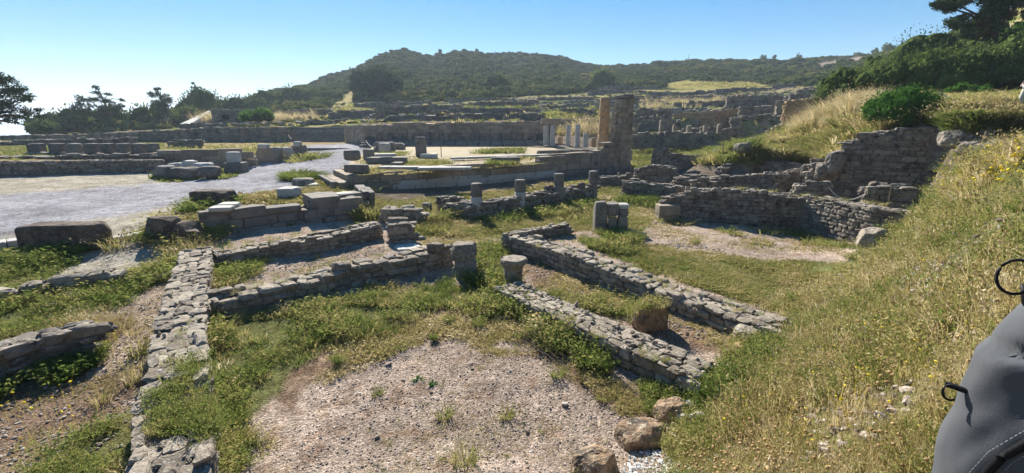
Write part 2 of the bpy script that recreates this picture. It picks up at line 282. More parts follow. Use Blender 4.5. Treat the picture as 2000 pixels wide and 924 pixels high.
# blur colours a little along the grid so borders are soft
gc = gcol.reshape(na, nr, 3)
for _ in range(3):
    gc = (gc+np.roll(gc, 1, 0)+np.roll(gc, -1, 0)+np.roll(gc, 1, 1)+np.roll(gc, -1, 1))/5
att = me.color_attributes.new('zone', 'FLOAT_COLOR', 'POINT'); att.data.foreach_set('color', np.concatenate([gc.reshape(-1, 3), np.ones((na*nr, 1))], 1).astype(np.float32).ravel())
def ground_mat():
    m = bpy.data.materials.new('ground_earth_gravel'); m.use_nodes = True; nt = m.node_tree; N = nt.nodes; K = nt.links; b = N['Principled BSDF']
    b.inputs['Roughness'].default_value = .95; b.inputs['Specular IOR Level'].default_value = 0; b.inputs['Roughness'].default_value = 1
    at = N.new('ShaderNodeVertexColor'); at.layer_name = 'zone'; g = N.new('ShaderNodeNewGeometry')
    col = at.outputs[0]
    def nz(sc, det, lo, hi, a, b_):
        n = N.new('ShaderNodeTexNoise'); n.inputs['Scale'].default_value = sc; n.inputs['Detail'].default_value = det; n.inputs['Roughness'].default_value = .7; K.new(g.outputs['Position'], n.inputs['Vector'])
        r = N.new('ShaderNodeMapRange'); r.inputs[1].default_value = lo; r.inputs[2].default_value = hi; r.inputs[3].default_value = a; r.inputs[4].default_value = b_; K.new(n.outputs[0], r.inputs[0]); return r.outputs[0], n
    for sc, det, lo, hi, a, b_ in ((.45, 6, .34, .66, .74, 1.25), (2.2, 8, .3, .7, .72, 1.28), (9, 8, .3, .7, .66, 1.36), (45, 3, .33, .67, .6, 1.45)):
        v, _ = nz(sc, det, lo, hi, a, b_); mm = N.new('ShaderNodeVectorMath'); mm.operation = 'SCALE'; K.new(col, mm.inputs[0]); K.new(v, mm.inputs['Scale']); col = mm.outputs[0]
    v, _ = nz(2.4, 7, .5, .64, 0, .7); mx = N.new('ShaderNodeMix'); mx.data_type = 'RGBA'; K.new(v, mx.inputs[0]); K.new(col, mx.inputs[6]); dkr = N.new('ShaderNodeVectorMath'); dkr.operation = 'MULTIPLY'; dkr.inputs[1].default_value = (.66, .54, .44); K.new(col, dkr.inputs[0]); K.new(dkr.outputs[0], mx.inputs[7]); col = mx.outputs[2]
    vo = N.new('ShaderNodeTexVoronoi'); vo.inputs['Scale'].default_value = 38; K.new(g.outputs['Position'], vo.inputs['Vector'])
    sp = N.new('ShaderNodeSeparateColor'); K.new(vo.outputs['Color'], sp.inputs[0])
    r = N.new('ShaderNodeMapRange'); r.inputs[1].default_value = 0; r.inputs[2].default_value = 1; r.inputs[3].default_value = .68; r.inputs[4].default_value = 1.35; K.new(sp.outputs[0], r.inputs[0])
    mm = N.new('ShaderNodeVectorMath'); mm.operation = 'SCALE'; K.new(col, mm.inputs[0]); K.new(r.outputs[0], mm.inputs['Scale']); K.new(mm.outputs[0], b.inputs['Base Color'])
    _, nb = nz(30, 8, 0, 1, 0, 1); bp = N.new('ShaderNodeBump'); bp.inputs['Strength'].default_value = 1; bp.inputs['Distance'].default_value = .05; K.new(nb.outputs[0], bp.inputs['Height'])
    b2 = N.new('ShaderNodeBump'); b2.inputs['Strength'].default_value = .8; b2.inputs['Distance'].default_value = .02; b2.invert = True; K.new(vo.outputs['Distance'], b2.inputs['Height']); K.new(bp.outputs[0], b2.inputs['Normal']); K.new(b2.outputs[0], b.inputs['Normal'])
    return m
me.materials.clear(); me.materials.append(ground_mat())
# exact height of the sheet (bilinear on its own grid), for seating things
laz, lrr = az, rr
def HZ(x, y):
    return H(x, y)
# ------------------------------------------------------------------ sea and far coast
m = bpy.data.materials.new('sea_water'); m.use_nodes = True; b = m.node_tree.nodes['Principled BSDF']; b.inputs['Base Color'].default_value = (.03, .10, .2, 1); b.inputs['Roughness'].default_value = .35
n = m.node_tree.nodes.new('ShaderNodeTexNoise'); n.inputs['Scale'].default_value = .02; bp = m.node_tree.nodes.new('ShaderNodeBump'); bp.inputs['Distance'].default_value = 2; g = m.node_tree.nodes.new('ShaderNodeNewGeometry')
m.node_tree.links.new(g.outputs['Position'], n.inputs[0]); m.node_tree.links.new(n.outputs[0], bp.inputs['Height']); m.node_tree.links.new(bp.outputs[0], b.inputs['Normal'])
mb = MB(); R = 30000; mb.add([(-R, -R, -75), (R, -R, -75), (R, R, -75), (-R, R, -75)], [(0, 1, 2, 3)]); tag(mb.obj('sea', m), kind='structure')
mb = MB(); u = np.linspace(0, 1, 160); vv = np.linspace(0, 1, 14); U, W = np.meshgrid(u, vv, indexing='ij')
cx = -14000+U*10500; cy = 8200+W*2600+U*1500; cz = -80+(np.sin(W*pi)**.8)*(250+500*fbm(U*7, W*1.3+2)+150*fbm(U*30, W*4))*np.clip(U*7, 0, 1)*np.clip((1-U)*5, 0, 1)
ii = np.arange(160*14).reshape(160, 14); mb.add(np.stack([cx, cy, cz], -1), np.stack([ii[:-1, :-1], ii[1:, :-1], ii[1:, 1:], ii[:-1, 1:]], -1).reshape(-1, 4))
tag(mb.obj('distant_hills', mat('coast_scrub', [(0, (.12, .12, .09)), (1, (.2, .18, .13))], .01, attr=False, bump=0), smooth=True), kind='structure')
# ------------------------------------------------------------------ stone generator
_cube = {}
def cube(k):
    if k in _cube: return _cube[k]
    g = np.linspace(-1, 1, k+1); vid = {}; vs = []; fs = []
    def vi(p):
        key = tuple(np.round(p, 5))
        if key not in vid: vid[key] = len(vs); vs.append(key)
        return vid[key]
    for ax in range(3):
        for sgn in (-1, 1):
            for i in range(k):
                for j in range(k):
                    q = []
                    for a, b in ((i, j), (i+1, j), (i+1, j+1), (i, j+1)):
                        p = [0, 0, 0]; p[ax] = sgn; p[(ax+1) % 3] = g[a]; p[(ax+2) % 3] = g[b]; q.append(vi(p))
                    fs.append(q if sgn > 0 else q[::-1])
    _cube[k] = (np.array(vs, float), np.array(fs)); return _cube[k]
def stones(mb, cen, half, ang, k=3, pn=6, nz=.12, tint=None, tilt=.0):
    cen = np.asarray(cen, float); half = np.asarray(half, float); ang = np.asarray(ang, float); n = len(cen)
    if n == 0: return
    v, f = cube(k); q = v/((np.abs(v)**pn).sum(1)**(1/pn))[:, None]
    ph = rng.uniform(0, 6.28, (n, 3, 3)); fr = rng.uniform(1.2, 3.4, (n, 3, 3))
    W = q[None]*np.ones((n, 1, 1))
    for a in range(3):
        d = sum(np.sin(fr[:, a, b, None]*q[None, :, (a+b+1) % 3]+ph[:, a, b, None]) for b in range(3))/3
        W[:, :, a] += d*nz*1.4
    W = W+rng.normal(0, nz*.28, W.shape)
    sh = rng.uniform(-nz, nz, (n, 2)); W[:, :, 0] *= 1+sh[:, :1]*W[:, :, 2]; W[:, :, 1] *= 1+sh[:, 1:]*W[:, :, 0]*.6
    W = W*half[:, None, :]
    if tilt:
        tx = rng.normal(0, tilt, n)[:, None]; ty = rng.normal(0, tilt, n)[:, None]
        y = W[:, :, 1]*np.cos(tx)-W[:, :, 2]*np.sin(tx); z = W[:, :, 1]*np.sin(tx)+W[:, :, 2]*np.cos(tx); W[:, :, 1], W[:, :, 2] = y, z
        x = W[:, :, 0]*np.cos(ty)+W[:, :, 2]*np.sin(ty); z = -W[:, :, 0]*np.sin(ty)+W[:, :, 2]*np.cos(ty); W[:, :, 0], W[:, :, 2] = x, z
    c, s = np.cos(ang)[:, None], np.sin(ang)[:, None]
    x = W[:, :, 0]*c-W[:, :, 1]*s; y = W[:, :, 0]*s+W[:, :, 1]*c; W = np.stack([x, y, W[:, :, 2]], -1)+cen[:, None]
    ff = (f[None]+(np.arange(n)*len(v))[:, None, None]).reshape(-1, 4)
    t = rng.uniform(0, 1, n) if tint is None else tint
    mb.add(W, ff, np.repeat(t, len(v)))
# wall points: (x, y, base z, top z)
def B(px, pb, pt, off=0): g = G(px, pb); return (g[0], g[1], g[2], up(g[0], g[1], pt))
def Bz(px, pb, pt, z): g = P(px, pb, z); return (g[0], g[1], z, up(g[0], g[1], pt))
def D(px, pt, Y, h=1.2): g = A(px, pt, Y); return (g[0], g[1], g[2]-h, g[2])
def T(px, pt, z, h=.6): g = P(px, pt, z); return (g[0], g[1], z-h, z)
def masonry(mb, core, pts, th=.5, ch=.16, sl=.3, k=3, pn=5, nz=.13, side=1, ragged=.5, sink=.25, back=True, gap=1.04, topn=None, tint=None, topth=.7, jit=1., chips=0, flush=.45, inset=.055):
    pts = np.array(pts, float); xy = pts[:, :2]; dl = np.hypot(*(xy[1:]-xy[:-1]).T); s = np.concatenate([[0], np.cumsum(dl)]); L = s[-1]
    def at(u):
        u = min(max(u, 0), L); i = min(np.searchsorted(s, u, 'right')-1, len(dl)-1); f = (u-s[i])/dl[i]; p = pts[i]*(1-f)+pts[i+1]*f
        t = (xy[i+1]-xy[i])/dl[i]; return p, t
    mid, tm = at(L/2); nrm = np.array([-tm[1], tm[0]])
    sg = 1 if nrm@mid[:2] > 0 else -1                # away from the camera
    off0 = 0 if side == 1 else (-th/2 if side == 0 else -th)
    cen = []; half = []; ang = []
    zlo = pts[:, 2].min()-sink; zhi = pts[:, 3].max()+ch
    z = zlo
    while z < zhi:
        h = ch*random.uniform(1-.3*jit, 1+.35*jit); zm = z+h/2
        for fc in ((0, 1) if back else (0,)):
            u = -random.uniform(0, sl)*.5
            while u < L:
                l = sl*random.uniform(1-.45*jit, 1+.6*jit); um = u+l/2
                p, t = at(um); lim = p[3]+(random.random()-.5)*ch*ragged*2
                if zm < lim-ch*.2 and zm > p[2]-sink and um < L+l*.2:
                    dep = min(th*.5, ch*random.uniform(.9, 1.3)); o = off0+(dep/2 if fc == 0 else th-dep/2)+random.uniform(-.015, .015)*jit
                    n_ = np.array([-t[1], t[0]])*sg; c = p[:2]+n_*o+t*(um-min(max(um, 0), L))
                    cen.append((c[0], c[1], zm)); half.append((l/2*gap, dep/2*1.06, h/2*gap)); ang.append(math.atan2(t[1], t[0]))
                u += l
        # ends
        for ue in (0, L):
            p, t = at(ue)
            if zm < p[3]-ch*.2 and zm > p[2]-sink:
                nn = max(1, int(round(th/(sl*.9)))); n_ = np.array([-t[1], t[0]])*sg
                for q in range(nn):
                    c = p[:2]+n_*(off0+th*(q+.5)/nn)+t*(ch*.45 if ue == 0 else -ch*.45)
                    cen.append((c[0], c[1], zm)); half.append((ch*.5, th/nn/2*gap, h/2*gap)); ang.append(math.atan2(t[1], t[0]))
        z += h
    rows = topn or max(1, int(round(th/(sl*.8))))
    for r_ in range(rows):
        u = random.uniform(-.2, 0)*sl
        while u < L:
            l = sl*random.uniform(.6, 1.5); um = u+l/2; p, t = at(um); n_ = np.array([-t[1], t[0]])*sg
            if um < L:
                c = p[:2]+n_*(off0+th*(r_+.5)/rows); hh = ch*topth*random.uniform(.6, 1.1)*.5
                cen.append((c[0], c[1], p[3]-hh+(random.random()-.5)*ch*ragged*.9)); half.append((l/2*gap, th/rows/2*1.05, hh)); ang.append(math.atan2(t[1], t[0])+random.uniform(-.15, .15)*jit)
            u += l
    cen = np.array(cen)
    stones(mb, cen, half, ang, k, pn, nz, tint=None if tint is None else np.clip(rng.normal(tint, .18, len(cen)), 0, 1), tilt=.05*jit)
    if chips:
        nc = int(chips*L*th); u = rng.uniform(0, L, nc); cs = []
        for uu in u:
            p, t = at(uu); n_ = np.array([-t[1], t[0]])*sg; c = p[:2]+n_*(off0+th*random.random()); cs.append((c[0], c[1], p[3]+random.uniform(-.02, .03)))
        hs_ = rng.uniform(.012, .045, nc)[:, None]*np.array([1, .7, .5])*rng.uniform(.7, 1.3, (nc, 3)); stones(mb, cs, hs_, rng.uniform(0, 6.3, nc), 2, 3.5, .25, tilt=.5)
    # earth and mortar core
    n = max(2, int(L/.3)); sec = []
    for i in range(n+1):
        u = L*i/n; u = min(max(u, .08), L-.08); p, t = at(u); n_ = np.array([-t[1], t[0]])*sg; zt = p[3]-ch*flush+random.uniform(-.02, .01)
        for o, zz in ((off0+inset, p[2]-sink-.1), (off0+inset, zt), (off0+th-inset, zt), (off0+th-inset, p[2]-sink-.1)):
            c = p[:2]+n_*o; sec.append((c[0], c[1], zz))
    fs = []
    for i in range(n):
        for a in range(4): b_ = (a+1) % 4; fs.append((i*4+a, i*4+b_, i*4+4+b_, i*4+4+a))
    fs += [(3, 2, 1, 0), (n*4, n*4+1, n*4+2, n*4+3)]
    core.add(sec, fs)
def wall(name, label, pts, mt='rubble', cat='wall', group=None, **kw):
    fill = 'wall_fill' if mt == 'rubble_near' else 'dirt'
    mb = MB(); core = MB(); masonry(mb, core, pts, **kw)
    p0 = pts[len(pts)//2]; t = thing(name, (p0[0], p0[1], p0[2]), label, cat, group)
    org = np.array([p0[0], p0[1], p0[2]])
    mb.obj('stonework', M[mt], t, origin=org); core.obj('earth_core', M[fill], t, origin=org)
    return t
def rock(mb, c, half, rz=0, k=10, pn=7, amp=.12, fr=1.3, tint=.5, chip=.0, cuts=7):
    if k > 7: k = int(k*1.4)
    v, f = cube(k); q = v/((np.abs(v)**pn).sum(1)**(1/pn))[:, None]; h = np.array(half)
    p = q*h; sd = rng.uniform(0, 50, 3); s = h.mean()
    nn = q/np.linalg.norm(q, axis=1)[:, None]; d = fbm3(p/s*fr+sd, 4); p = p+nn*(d*amp*2*s)[:, None]
    if amp > .025:
        for _ in range(cuts if pn < 8 else 4):              # split faces and knocked-off corners
            c_ = rng.normal(size=3); c_[2] = abs(c_[2])*.8; c_ /= np.linalg.norm(c_); pr = p@c_; lim = pr.max()*(rng.uniform(.74, .92) if pn < 8 else rng.uniform(.86, .96)); ex = np.clip(pr-lim, 0, None); p = p-np.outer(ex, c_)*.93
        p = p+nn*(fbm3(p/s*7+sd, 3)*amp*.5*s)[:, None]
    if chip: 
        d2 = n3(p/s*2.2+sd+9); p = p*(1-chip*np.clip(d2-.6, 0, 1)[:, None]*np.abs(q).max(1)[:, None])
    cc, ss = cos(rz), sin(rz); p = np.stack([p[:, 0]*cc-p[:, 1]*ss, p[:, 0]*ss+p[:, 1]*cc, p[:, 2]], -1)+np.array(c)
    mb.add(p, f, tint)
def prism(mb, poly, z0, z1, tint=.5):
    n = len(poly); v = [(p[0], p[1], z0 if np.ndim(z0) == 0 else z0[i]) for i, p in enumerate(poly)]+[(p[0], p[1], z1 if np.ndim(z1) == 0 else z1[i]) for i, p in enumerate(poly)]
    s = mb.n; mb.add(v, [[i, (i+1) % n, n+(i+1) % n, n+i] for i in range(n)], tint)
    mb.L.append(np.array([s+n+i for i in range(n)])); mb.T.append(np.array([n])); mb.L.append(np.array([s+n-1-i for i in range(n)])); mb.T.append(np.array([n]))
def tube(mb, pts, rad_, seg=8, tint=.5, cap=True):
    pts = np.array(pts, float); n = len(pts); rad_ = np.broadcast_to(rad_, (n,)); vs = []
    for i in range(n):
        d = pts[min(i+1, n-1)]-pts[max(i-1, 0)]; d /= np.linalg.norm(d)+1e-9; a = np.array([0, 0, 1.]) if abs(d[2]) < .9 else np.array([1., 0, 0])
        u = np.cross(d, a); u /= np.linalg.norm(u); v = np.cross(d, u)
        for j in range(seg): th = 2*pi*j/seg; vs.append(pts[i]+(u*cos(th)+v*sin(th))*rad_[i])
    fs = [(i*seg+j, i*seg+(j+1) % seg, (i+1)*seg+(j+1) % seg, (i+1)*seg+j) for i in range(n-1) for j in range(seg)]
    s = mb.n; mb.add(vs, fs, tint)
    if cap:
        mb.L.append(np.array([s+j for j in range(seg)])[::-1]); mb.T.append(np.array([seg])); mb.L.append(np.array([s+(n-1)*seg+j for j in range(seg)])); mb.T.append(np.array([seg]))
def drum(mb, c, r0, r1, z0, z1, seg=24, tint=.5, nz=.015, rings=5, bev=.02):
    zs = [z0, z0+bev]+list(np.linspace(z0, z1, rings)[1:-1])+[z1-bev, z1]; vs = []; sd = rng.uniform(0, 50, 3)
    for i, z in enumerate(zs):
        f = (z-z0)/(z1-z0); r = r0*(1-f)+r1*f-(bev if i in (0, len(zs)-1) else 0)
        for j in range(seg):
            t = 2*pi*j/seg; q = np.array([cos(t), sin(t), z*1.5]); rr_ = r+float(fbm3((q*2+sd)[None], 3)[0])*nz*4; vs.append((c[0]+cos(t)*rr_, c[1]+sin(t)*rr_, z))
    n = len(zs); fs = [(i*seg+j, i*seg+(j+1) % seg, (i+1)*seg+(j+1) % seg, (i+1)*seg+j) for i in range(n-1) for j in range(seg)]
    s = mb.n; mb.add(vs, fs, tint); mb.L.append(np.array([s+(n-1)*seg+j for j in range(seg)])); mb.T.append(np.array([seg])); mb.L.append(np.array([s+j for j in range(seg)])[::-1]); mb.T.append(np.array([seg]))
# ================================================================== WALLS OF THE RUIN
NR_ = dict(ch=.12, sl=.24, k=4, pn=5, nz=.17, ragged=.55, chips=22, flush=.34, inset=.05, gap=.98)
MD = dict(ch=.17, sl=.3, k=3, pn=5, nz=.2, ragged=.8, chips=40)
FR = dict(ch=.24, sl=.5, k=2, pn=5, nz=.15, ragged=.9, back=False)
g = None
wall('thick_wall', 'broad low wall of flat lichened stones running straight away at the lower left', [T(310, 1010, .38), T(343, 870, .45), T(330, 790, .38), T(350, 715, .46), T(346, 650, .4), T(360, 600, .47), T(364, 560, .43), T(376, 520, .5), T(384, 486, .46)], 'rubble_near', side=0, th=.66, topn=3, **{**NR_, 'sl': .32, 'pn': 5, 'nz': .2, 'ragged': .3, 'topth': .55, 'chips': 25, 'flush': .25})
wall('rubble_wall', 'low rubble wall behind the green weeds, ending at a two-stone pier beside the passage', [T(410, 594, .36), T(500, 573, .38), T(620, 547, .42), T(700, 522, .45), T(800, 503, .5), T(882, 480, .55)], 'rubble_near', th=.55, **{**NR_, 'sl': .3, 'ch': .17})
mb = MB(); b0 = G(908, 548); rock(mb, (b0[0], b0[1]+.28, .22), (.25, .26, .28), .1, amp=.1, tint=.5); rock(mb, (b0[0]-.04, b0[1]+.3, .62), (.27, .27, .19), -.1, amp=.12, tint=.35)
tag(mb.obj('stone_pier', M['rubble_near'], origin=b0), 'squat pier of two grey stones at the passage end of the weed-fronted wall', 'pier')
wall('rubble_wall', 'low rubble wall at the back of the small pale gravel room', [T(425, 499, .44), T(530, 480, .46), T(640, 463, .5), T(745, 437, .55)], 'rubble_near', th=.55, **NR_)
wall('wall_stub', 'short stub of wall with a big end stone beside a white slab', [B(765, 476, 437), B(812, 474, 438)], 'rubble_near', th=.5, **{**NR_, 'sl': .4, 'ch': .2})
wall('wall_stub', 'short low stub of squared stones right of the stepped terrace corner', [B(748, 440, 410), B(822, 443, 416)], 'rubble_near', th=.8, **{**NR_, 'sl': .4, 'ch': .2})
mb = MB(); b0 = G(792, 488); rock(mb, b0+(0.05, .1, .03), (.33, .3, .05), .5, amp=.04, tint=.9, pn=10); tag(mb.obj('stone_slab', M['light'], origin=b0), 'white flat slab in front of the wall stub', 'slab')
wall('rubble_wall', 'long rubble wall slanting from the passage down to the right behind the capital', [B(982, 494, 460), B(1060, 515, 482), B(1120, 543, 503), B(1200, 572, 534), B(1300, 608, 575), B(1400, 645, 612), B(1500, 668, 640)], 'rubble_near', th=.6, **NR_)
wall('wall_stub', 'short wall head with a tall stone at its right end, left of the double pillar', [B(1010, 474, 455), B(1060, 466, 448), B(1112, 460, 438)], 'rubble_near', th=.35, **NR_)
wall('rubble_wall', 'near rubble wall with a broad gravelly top slanting down below the capital', [B(966, 588, 562), B(1050, 632, 602), B(1120, 668, 633), B(1200, 712, 672), B(1290, 758, 712), B(1335, 782, 738)], 'rubble_near', th=.62, **{**NR_, 'topn': 4, 'topth': .4, 'ragged': .22, 'chips': 70, 'flush': .22})
# capital on the wall end
b0 = np.array([*G(1000, 566)[:2], 0.])+np.array([0.03, .25, 0]); zt = up(b0[0], b0[1], 504); zb = up(b0[0], b0[1], 556)-.03
t = thing('column_capital', (b0[0], b0[1], zb), 'weathered round capital with a flared top standing on the end of the near wall', 'capital')
mb = MB(); hh = zt-zb; drum(mb, (0, 0), .19, .215, 0, hh*.66, seg=30, nz=.025); mb.obj('shaft', M['rubble_near'], t, True)
mb = MB(); drum(mb, (0, 0), .2, .272, hh*.6, hh*.82, seg=30, nz=.02); drum(mb, (0, 0), .275, .285, hh*.8, hh, seg=30, nz=.045, bev=.035); mb.obj('abacus', M['rubble_near'], t)
mb = MB(); rock(mb, (b0[0], b0[1], zb-.17), (.34, .26, .19), -.4, amp=.1, tint=.3); tag(mb.obj('base_stone', M['rubble_near'], origin=(b0[0], b0[1], zb-.3)), 'squared dark stone under the flared capital', 'stone')
b0 = G(1288, 652); mb = MB(); rock(mb, b0+(-.12, .25, .23), (.27, .22, .25), .3, amp=.13, tint=.8, k=14); tag(mb.obj('squared_block', M['rusty_rock'], origin=b0), 'ochre stone block overgrown by a yellow-green plant, on the near wall', 'stone')
# room at right
wall('rubble_wall', 'long shoulder-high rubble wall behind the right-hand gravel room, ending in a pale cut stone', [B(1287, 428, 392), B(1340, 433, 375), B(1400, 436, 370), B(1480, 443, 377), B(1560, 452, 386), Bz(1690, 473, 404, 0), Bz(1762, 488, 418, 0)], 'rubble', th=.55, **{**NR_, 'ch': .15, 'sl': .27, 'ragged': .8})
b0 = G(1312, 431); mb = MB(); rock(mb, b0+(-.15, .05, .42), (.4, .3, .19), .05, amp=.05, tint=.5, pn=14); rock(mb, b0+(-.15, .08, .1), (.38, .28, .2), .0, amp=.08, tint=.3, pn=12); tag(mb.obj('cut_stone', M['ashlar'], origin=b0), 'pale squared stone at the left end of the shoulder-high rubble wall', 'stone')
QP = [D(1588, 330, 20.6, 2), D(1610, 312, 20.5, 2.5), D(1640, 300, 20.3, 3), D(1655, 278, 20.1, 3.2), D(1690, 262, 19.8, 3.6), D(1760, 254, 19.2, 3.6), D(1830, 250, 18.6, 3.6), D(1880, 246, 17.6, 3.2), D(1925, 247, 16.6, 2.2)]
wall('high_wall', 'tallest rubble wall, dark and shaded, holding up the grassy bank at right', QP, 'rubble', th=.6, **{**MD, 'ch': .2, 'sl': .42, 'pn': 5, 'k': 4, 'ragged': .8})
RM = [('low wall of big squared stones, first right of the colonnade wall', [D(1166, 350, 26, .9), D(1200, 345, 26, .9), D(1234, 341, 26.3, .9)]),
 ('dark weathered wall with a fringe of grass at its foot, right of the ashlar pier', [D(1217, 354, 21.8, .9), D(1262, 358, 21.5, .9), D(1322, 366, 20.6, .9)]),
 ('rounded wall corner rising behind the dark grass-fringed wall', [D(1244, 332, 25.5, 1.2), D(1275, 323, 25.5, 1.4), D(1322, 329, 25.2, 1.3)]),
 ('tall broken wall of thin courses with a raised left end, below the green field', [D(1282, 293, 30, 2.2), D(1296, 290, 30, 2.2), D(1310, 300, 30, 2), D(1372, 306, 29.5, 1.8), D(1382, 317, 29.4, 1.5), D(1422, 319, 29, 1.5)]),
 ('leaning heap of wall stones between the thin-coursed wall and the retaining wall', [D(1415, 336, 25, 1), D(1432, 318, 26, 1.5), D(1448, 313, 27, 1.8)]),
 ('long dark retaining wall under the grassy mound', [D(1444, 312, 27.2, 2), D(1500, 316, 26, 2), D(1582, 322, 24.5, 2)]),
 ('middle room wall with a flat pale top and a straight broken end', [D(1392, 348, 21.5, 1.1), D(1450, 345, 21.5, 1.2), D(1480, 341, 21.5, 1.3), D(1512, 340, 21.3, 1.3)]),
 ('low stretch of wall joining the middle room to the high wall', [D(1512, 342, 22.5, 1.2), D(1560, 334, 22.5, 1.2), D(1600, 322, 22.5, 1.5)]),
 ('small lumpy wall between the dark wall and the middle room', [D(1322, 350, 22.5, 1), D(1345, 343, 22.5, 1.1), D(1385, 347, 22.4, 1)]),
 ('low dark wall piece in the shade just over the shoulder-high wall', [D(1352, 354, 19.6, .9), D(1395, 354, 19.6, .9)]),
 ('short thick wall stub at the left end of the rope', [D(1556, 362, 17.6, 1.1), D(1590, 358, 17.4, 1.1), D(1622, 358, 17.2, 1.1)]),
 ('short thick wall stub at the right end of the rope', [D(1696, 367, 16.2, 1.2), D(1740, 364, 16, 1.2), D(1795, 372, 15.6, 1.2)])]
for lb, pts in RM: wall('room_wall', lb, pts, 'rubble', group='walls of the small rooms at right', th=.5, **{**MD, 'k': 3})
for i, (px, py, z, s, lb) in enumerate([(1604, 335, 20.2, .36, 'rounded boulder wedged at the low left end of the high wall'), (1630, 318, 20.0, .5, 'tall upright boulder leaning on the high wall'), (1575, 334, 22, .32, 'round boulder on the wall just left of the upright one')]):
    b0 = A(px, py, z); mb = MB(); rock(mb, b0, (s*.7, s*.6, s), .3*i, amp=.2, tint=.5, pn=4); tag(mb.obj('boulder', M['rubble'], origin=b0), lb, 'boulder')
# colonnade wall and its stump columns
LW = [B(872, 424, 400), B(925, 430, 400), B(960, 426, 396), B(1015, 418, 386), B(1090, 406, 373), B(1165, 391, 362)]
wall('colonnade_wall', 'rubble wall carrying four short columns in the middle of the ruin', LW, 'rubble', th=.6, **{**MD, 'ch': .2, 'sl': .38})
wall('wall_stub', 'broken low wall spilling left of the first short column', [B(870, 420, 388), B(900, 417, 386), B(918, 413, 392)], 'rubble', th=.7, **MD)
for i, (px, pb, pt, lb) in enumerate([(931, 407, 358, 'short two-drum column nearest the left end of the colonnade wall'), (1016, 396, 351, 'second short column along the colonnade wall from its left end'), (1091, 382, 339, 'third short column, with a tall dark upper drum, on the colonnade wall'), (1157, 380, 334, 'last short column, dark all over, at the right end of the colonnade wall')]):
    s = np.interp(px, [925, 1015, 1090, 1165], [LW[1][1], LW[3][1], LW[4][1], LW[5][1]])+.25; b0 = A(px, pb, s); zt = up(b0[0], b0[1], pt)
    t = thing('short_column', (b0[0], b0[1], b0[2]), lb, 'column', 'short columns on the colonnade wall'); h = zt-b0[2]
    mb = MB(); drum(mb, (0, 0), .225, .22, -.2, h*.47, tint=.85, nz=.015); mb.obj('lower_drum', M['light' if i < 2 else 'ashlar_grey'], t, True)
    mb = MB(); drum(mb, (.01, 0), .215, .215, h*.48, h, tint=.2, nz=.02); mb.obj('upper_drum', M['ashlar_grey'], t, True)
b0 = G(1180, 452); t = thing('double_pillar', b0, 'free-standing pair of joined posts with a lower white-capped stone beside them', 'pillar'); h = up(b0[0], b0[1], 393)-b0[2]
for nm, dx, dy, hx, z0, z1, mt in (('pillar_shaft', -.16, 0, .2, -.2, h, 'ashlar_grey'), ('drum', .24, .1, .2, -.2, h*.5, 'ashlar'), ('drum', .24, .1, .205, h*.505, h*.98, 'ashlar_grey'), ('side_stone', .6, .16, .17, -.2, h*.5, 'ashlar'), ('side_stone', .6, .16, .16, h*.5, h*.74, 'ashlar_grey'), ('cap_stone', .62, .16, .15, h*.745, h*.9, 'light')):
    mb = MB(); rock(mb, (dx, dy, (z0+z1)/2), (hx, .2, (z1-z0)/2), .03, k=10, pn=9 if nm != 'drum' else 5, amp=.035, tint=rng.uniform(.2, .8)); mb.obj(nm, M[mt], t)
b0 = G(1228, 462); mb = MB(); rock(mb, b0+(.0, .1, .08), (.22, .2, .12), .4, amp=.15); rock(mb, b0+(.3, .0, .05), (.25, .2, .08), .9, amp=.15); tag(mb.obj('fallen_stones', M['rubble_near'], origin=b0), 'two small fallen stones in the weeds at the foot of the double pillar', 'stones')
b0 = G(834, 416); mb = MB(); rock(mb, b0+(0, .1, .18), (.19, .17, .22), .1, amp=.06, tint=.3, pn=8); tag(mb.obj('squared_post', M['ashlar_grey'], origin=b0), 'small dark squared stone standing alone in the dry grass left of the colonnade wall', 'stone')
# ------------------------------------------------------------------ stepped terrace block (left of centre)
d0 = G(418, 458); d1 = G(703, 428); zD = .72
AS = dict(ch=.3, sl=.9, k=3, pn=16, nz=.018, ragged=.05, jit=.35, gap=.992, topth=.9)
def L2(a, b, f): return a+(b-a)*f
t = thing('stepped_terrace', d0, 'low dark ashlar terrace block with a projecting plinth and a raised right end', 'terrace')
mb, core = MB(), MB(); zz = -.15
masonry(mb, core, [(d0[0], d0[1], zz, .36), (d1[0], d1[1], zz, .38)], th=.5, **{**AS, 'back': False}); mb.obj('plinth', M['ashlar_grey'], t, origin=d0); core.obj('plinth_core', M['dirt'], t, origin=d0)
mb, core = MB(), MB(); e = np.array([-.04, .16]); f = .66; mm = L2(d0, d1, f)
masonry(mb, core, [(d0[0]+e[0]+.05, d0[1]+e[1], .3, up(d0[0], d0[1], 413)), (mm[0]+e[0], mm[1]+e[1], .3, up(mm[0], mm[1], 403))], th=.6, **{**AS, 'back': False}); mb.obj('lower_course', M['ashlar_grey'], t, origin=d0); core.obj('course_core', M['dirt'], t, origin=d0)
mb, core = MB(), MB(); masonry(mb, core, [(mm[0]+e[0], mm[1]+e[1], .3, up(mm[0], mm[1], 387)), (d1[0]+e[0], d1[1]+e[1], .3, up(d1[0], d1[1], 384))], th=1.3, **AS); mb.obj('raised_end', M['ashlar_grey'], t, origin=d0); core.obj('end_core', M['dirt'], t, origin=d0)
wall('side_wall', 'short ashlar return between the raised terrace end and the long steps', [(d1[0]-.1, d1[1]+1.5, 0, .86), (d1[0]-1.3, d1[1]+4.2, 0, .8)], 'ashlar_grey', side=0, th=.4, **AS)
